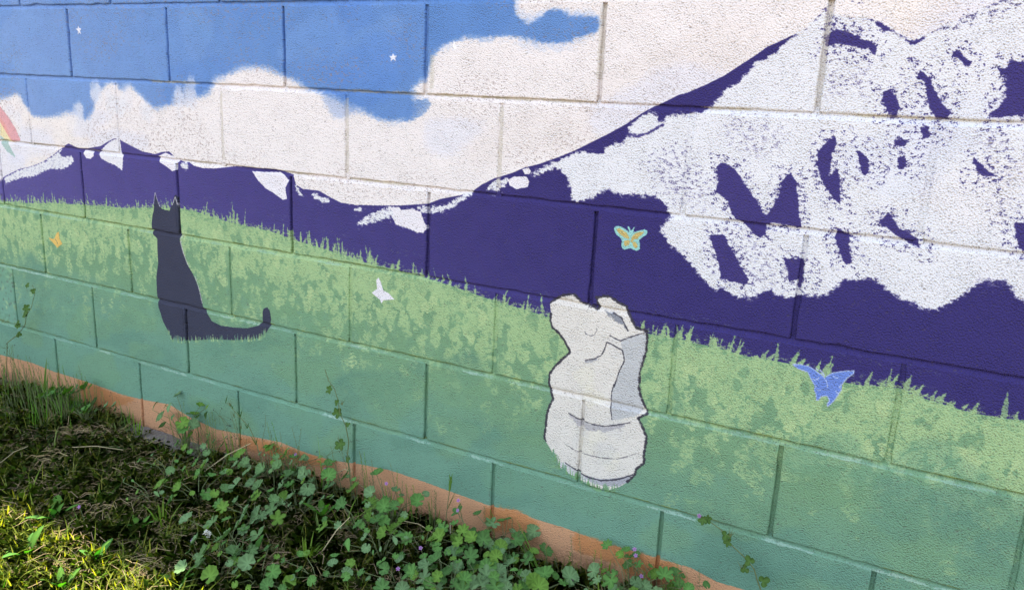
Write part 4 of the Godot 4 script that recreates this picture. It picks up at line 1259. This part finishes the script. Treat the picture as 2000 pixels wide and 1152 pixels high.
	var tw := obj("bent_twig", st.commit(), plain(Color8(196, 186, 160), 0.7))
	tw.position = Vector3(1.312, height(1.312, 0.05), 0.05)
	tag(tw, "pale bent twig standing by the foot of the orange band", "twig")
	for e in [[0.20, 0.24, Vector3(0.15, 0.012, -0.06), "long pale straw lying across the bare soil at the left"], [0.11, 0.30, Vector3(0.04, 0.004, 0.10), "pale straw bent downhill left of the bare soil"], [0.985, 0.035, Vector3(0.045, 0.02, 0.0), "short pale straw lying level against the teal block, left of the middle joint"], [0.62, 0.14, Vector3(0.11, 0.09, -0.06), "long tan stalk leaning towards the wall below the cat's tail"], [1.14, 0.27, Vector3(0.02, 0.06, -0.07), "thin pale stalk standing between the scalloped clumps and the grass"], [1.30, 0.07, Vector3(-0.06, 0.03, 0.03), "thin brown straw leaning left of the white twig"]]:
		var d: Vector3 = e[2]
		var t := SurfaceTool.new()
		t.begin(Mesh.PRIMITIVE_TRIANGLES)
		var rise := 0.085 if e[0] > 0.98 and e[0] < 1.0 else 0.03
		tube(t, [Vector3(0, rise, 0), d * 0.5 + Vector3(0, rise + 0.006, 0), d + Vector3(0, rise - 0.004, 0)], 0.0011, 0.0008, 4)
		var o := obj("dry_straw", t.commit(), M.straw)
		o.position = Vector3(e[0], height(e[0], e[1]), e[1])
		tag(o, e[3], "straw")

func scatter(called: String, mesh: Mesh, mat: Material, count: int, spread: float, small: float, big: float, shade: Callable, keep: Callable, label: String, category: String) -> void:
	var places := []
	for k in count * 3:
		if places.size() >= count:
			break
		var near := rng.randf() < spread
		var x := rng.randf_range(-0.6, 2.2) if near else rng.randf_range(-2.4, 4.4)
		var z := rng.randf_range(0.012, 0.9) if near else rng.randf_range(0.012, 2.4)
		if not keep.call(x, z):
			continue
		places.append(Vector2(x, z))
	var mm := MultiMesh.new()
	mm.transform_format = MultiMesh.TRANSFORM_3D
	mm.use_colors = true
	mm.mesh = mesh
	mm.instance_count = places.size()
	for k in places.size():
		var p: Vector2 = places[k]
		var s := rng.randf_range(small, big)
		mm.set_instance_transform(k, Transform3D((Basis(Vector3.UP, rng.randf() * TAU) * Basis(Vector3.RIGHT, rng.randf_range(-0.35, 0.35))).scaled(Vector3.ONE * s), Vector3(p.x, height(p.x, p.y), p.y)))
		mm.set_instance_color(k, shade.call())
	var o := MultiMeshInstance3D.new()
	o.name = numbered(called)
	o.multimesh = mm
	o.material_override = mat
	add_child(o)
	tag(o, label, category, "", "stuff")

func sprig_mesh(n: int, l: float) -> ArrayMesh:
	var st := SurfaceTool.new()
	st.begin(Mesh.PRIMITIVE_TRIANGLES)
	for k in n:
		var a := k * 2.4 + rng.randf() * 0.5
		var d := Vector3(cos(a), 0, sin(a))
		var up := rng.randf_range(0.2, 1.0)
		var base := d * l * rng.randf_range(0.1, 0.8) + Vector3(0, l * up, 0)
		var tip := base + (d + Vector3(0, rng.randf_range(-0.3, 0.6), 0)).normalized() * l * rng.randf_range(0.35, 0.6)
		var s := Vector3(-sin(a), rng.randf_range(-0.4, 0.4), cos(a)) * l * 0.16
		var m := (base + tip) * 0.5
		var g := rng.randf_range(0.75, 1.3)
		for v in [base, m + s, tip, base, tip, m - s]:
			st.set_color(Color(g, g, g) * 0.77)
			st.set_normal((Vector3.UP + d * 0.4).normalized())
			st.set_uv(Vector2.ZERO)
			st.add_vertex(v)
		if k % 3 == 0:
			tube(st, [Vector3.ZERO, base], l * 0.02, l * 0.015, 3)
	return st.commit()

func straw_mesh(n: int) -> ArrayMesh:
	var st := SurfaceTool.new()
	st.begin(Mesh.PRIMITIVE_TRIANGLES)
	for k in n:
		var a := rng.randf() * TAU
		var d := Vector3(cos(a), 0, sin(a))
		var s := Vector3(-sin(a), 0, cos(a))
		var l := rng.randf_range(0.02, 0.06)
		var at := Vector3(rng.randf_range(-0.03, 0.03), rng.randf_range(0.003, 0.014), rng.randf_range(-0.03, 0.03))
		tube(st, [at - d * l * 0.5, at + s * l * 0.12 + Vector3(0, rng.randf_range(0, 0.012), 0), at + d * l * 0.5 + Vector3(0, rng.randf_range(-0.004, 0.014), 0)], 0.0006, 0.0004, 3)
	return st.commit()

func build_cover() -> void:
	var patch := FastNoiseLite.new()
	patch.seed = 9
	patch.frequency = 5.0
	var bare := func(x, z): return patch.get_noise_2d(x, z)
	# bare soil shows at the far left, before the footing and in a few gaps
	var thick := func(x, z):
		if z < 0.09 and x > 0.14 and x < 0.5: return rng.randf() < 0.15
		if z < 0.035 and x > 0.2: return rng.randf() < 0.35
		return bare.call(x, z) > -0.18 or rng.randf() < 0.25
	var footing := func(x, z): return z < 0.085 and x > 0.17 and x < 0.52
	var thin := func(x, z): return not footing.call(x, z) and ( bare.call(x + 3.0, z) > -0.05 or rng.randf() < 0.3)
	var straws := func(x, z): return z > 0.03 and not footing.call(x, z) and (z < 0.5 or rng.randf() < 0.7) and (bare.call(x, z + 7.0) > 0.0 or rng.randf() < 0.4)
	var greens := func():
		var g := rng.randf_range(0.6, 1.25)
		return Color(g * rng.randf_range(0.85, 1.25), g, g * rng.randf_range(0.7, 1.2))
	var tans := func():
		var g := rng.randf_range(0.45, 1.2)
		return Color(g, g * rng.randf_range(0.9, 1.02), g * rng.randf_range(0.75, 1.0))
	scatter("ground_cover", sprig_mesh(16, 0.020), green(Color(0.28, 0.40, 0.13), 1.0), 12500, 0.6, 0.6, 1.5, greens, thick, "low cover of small green leaves over the soil in front of the wall", "ground cover")
	scatter("feathery_cover", sprig_mesh(26, 0.028), green(Color(0.28, 0.41, 0.17), 0.9), 6500, 0.6, 0.6, 1.3, greens, thin, "feathery green weeds mixed into the ground cover before the wall", "ground cover")
	scatter("fine_grass", tuft_mesh(9, 0.055, 0.0010, 1.2, 0.5), green(Color(0.33, 0.49, 0.11), 1.2), 11500, 0.6, 0.6, 1.35, greens, thin, "fine grass growing all over the ground before the wall", "grass")
	scatter("dry_grass", straw_mesh(9), M.straw_mix, 5600, 0.6, 0.6, 1.4, tans, straws, "tangle of dry straw and dead stalks lying among the weeds", "dry grass")

func build_lawn() -> void:
	# grass and small leaves out in the sun, sunlight brightness put into their colours
	var lawn := func(x, z): return z > 0.49 + 0.03 * sin(x * 13.0) + 0.02 * sin(x * 37.0)
	var bright := func():
		var g := rng.randf_range(0.7, 1.0)
		return Color(g, g * rng.randf_range(0.9, 1.0), g * rng.randf_range(0.6, 1.0))
	scatter("lawn_grass", tuft_mesh(9, 0.056, 0.0021, 1.1, 0.55), green(Color(0.55, 0.68, 0.14), 1.0), 8000, 0.45, 0.6, 1.3, bright, lawn, "bright grass growing in the sun beyond the wall's shadow", "grass")
	scatter("clover", sprig_mesh(10, 0.026), green(Color(0.50, 0.62, 0.20), 0.9), 3500, 0.45, 0.6, 1.3, bright, lawn, "small bright leaves among the sunlit grass", "ground cover")

func build_plants() -> void:
	build_mallows()
	build_rosettes()
	build_tufts()
	build_wall_weeds()
	build_cover()
	build_lawn()

func plain(albedo: Color, rough := 0.9) -> StandardMaterial3D:
	var m := StandardMaterial3D.new()
	m.albedo_color = albedo
	m.roughness = rough
	return m

func grainy(a: Color, b: Color, size: float, relief: float) -> StandardMaterial3D:
	var n := FastNoiseLite.new()
	n.seed = 3
	n.frequency = 0.02
	n.fractal_octaves = 5
	var pic := n.get_seamless_image(512, 512)
	var c := Image.create(512, 512, false, Image.FORMAT_RGB8)
	for y in 512:
		for x in 512:
			c.set_pixel(x, y, a.lerp(b, pic.get_pixel(x, y).r))
	var m := plain(Color.WHITE, 0.95)
	m.albedo_texture = ImageTexture.create_from_image(c)
	m.heightmap_enabled = true
	m.heightmap_texture = ImageTexture.create_from_image(pic)
	m.heightmap_scale = relief
	m.uv1_triplanar = true
	m.uv1_world_triplanar = true
	m.uv1_scale = Vector3.ONE * (0.06 / size)
	return m

func _ready() -> void:
	# camera, sky, sun and exposure
	var cam := Camera3D.new()
	cam.name = "camera"
	cam.transform = Transform3D(Basis(Vector3(0.879507, 0.044395, -0.473811), Vector3(-0.152224, 0.969573, -0.191718), Vector3(0.450883, 0.240742, 0.859504)), Vector3(2.234771, 1.025524, 1.505521))
	cam.fov = 40.12
	cam.near = 0.02
	cam.far = 600.0
	add_child(cam)
	cam.current = true
	var env := Environment.new()
	env.background_mode = Environment.BG_SKY
	var sky := ProceduralSkyMaterial.new()
	sky.sky_top_color = Color8(186, 202, 226)
	sky.sky_horizon_color = Color8(232, 232, 232)
	sky.sky_curve = 0.2
	sky.ground_bottom_color = Color8(90, 88, 70)
	sky.ground_horizon_color = Color8(160, 160, 150)
	sky.energy_multiplier = 0.85
	env.sky = Sky.new()
	env.sky.sky_material = sky
	env.tonemap_mode = Environment.TONE_MAPPER_LINEAR
	env.tonemap_exposure = 3.2
	env.sdfgi_enabled = true
	env.ssao_enabled = true
	env.ssil_enabled = true
	var we := WorldEnvironment.new()
	we.name = "world"
	we.environment = env
	add_child(we)
	var sun := DirectionalLight3D.new()
	sun.name = "sun"
	sun.light_energy = 1.6
	sun.light_color = Color(1.0, 0.95, 0.86)
	sun.light_angular_distance = 0.5
	sun.shadow_enabled = true
	# from behind the wall and from the left, so that the wall's shadow ends about 0.55 m before it
	sun.look_at_from_position(Vector3(-0.6, 1.63, -0.525), Vector3.ZERO, Vector3.UP)
	add_child(sun)

	rng.seed = 2024
	M.concrete = plain(Color8(128, 124, 118))
	M.soil = grainy(Color8(152, 126, 104), Color8(104, 84, 68), 0.03, 1.0)
	M.footing = grainy(Color8(128, 120, 112), Color8(96, 90, 86), 0.008, 0.4)
	M.straw = plain(Color8(186, 172, 132), 0.8)
	M.straw_mix = plain(Color8(178, 158, 124), 0.85)
	M.straw_mix.vertex_color_use_as_albedo = true
	paint_wall()
	build_wall()
	build_ground()
	build_plants()
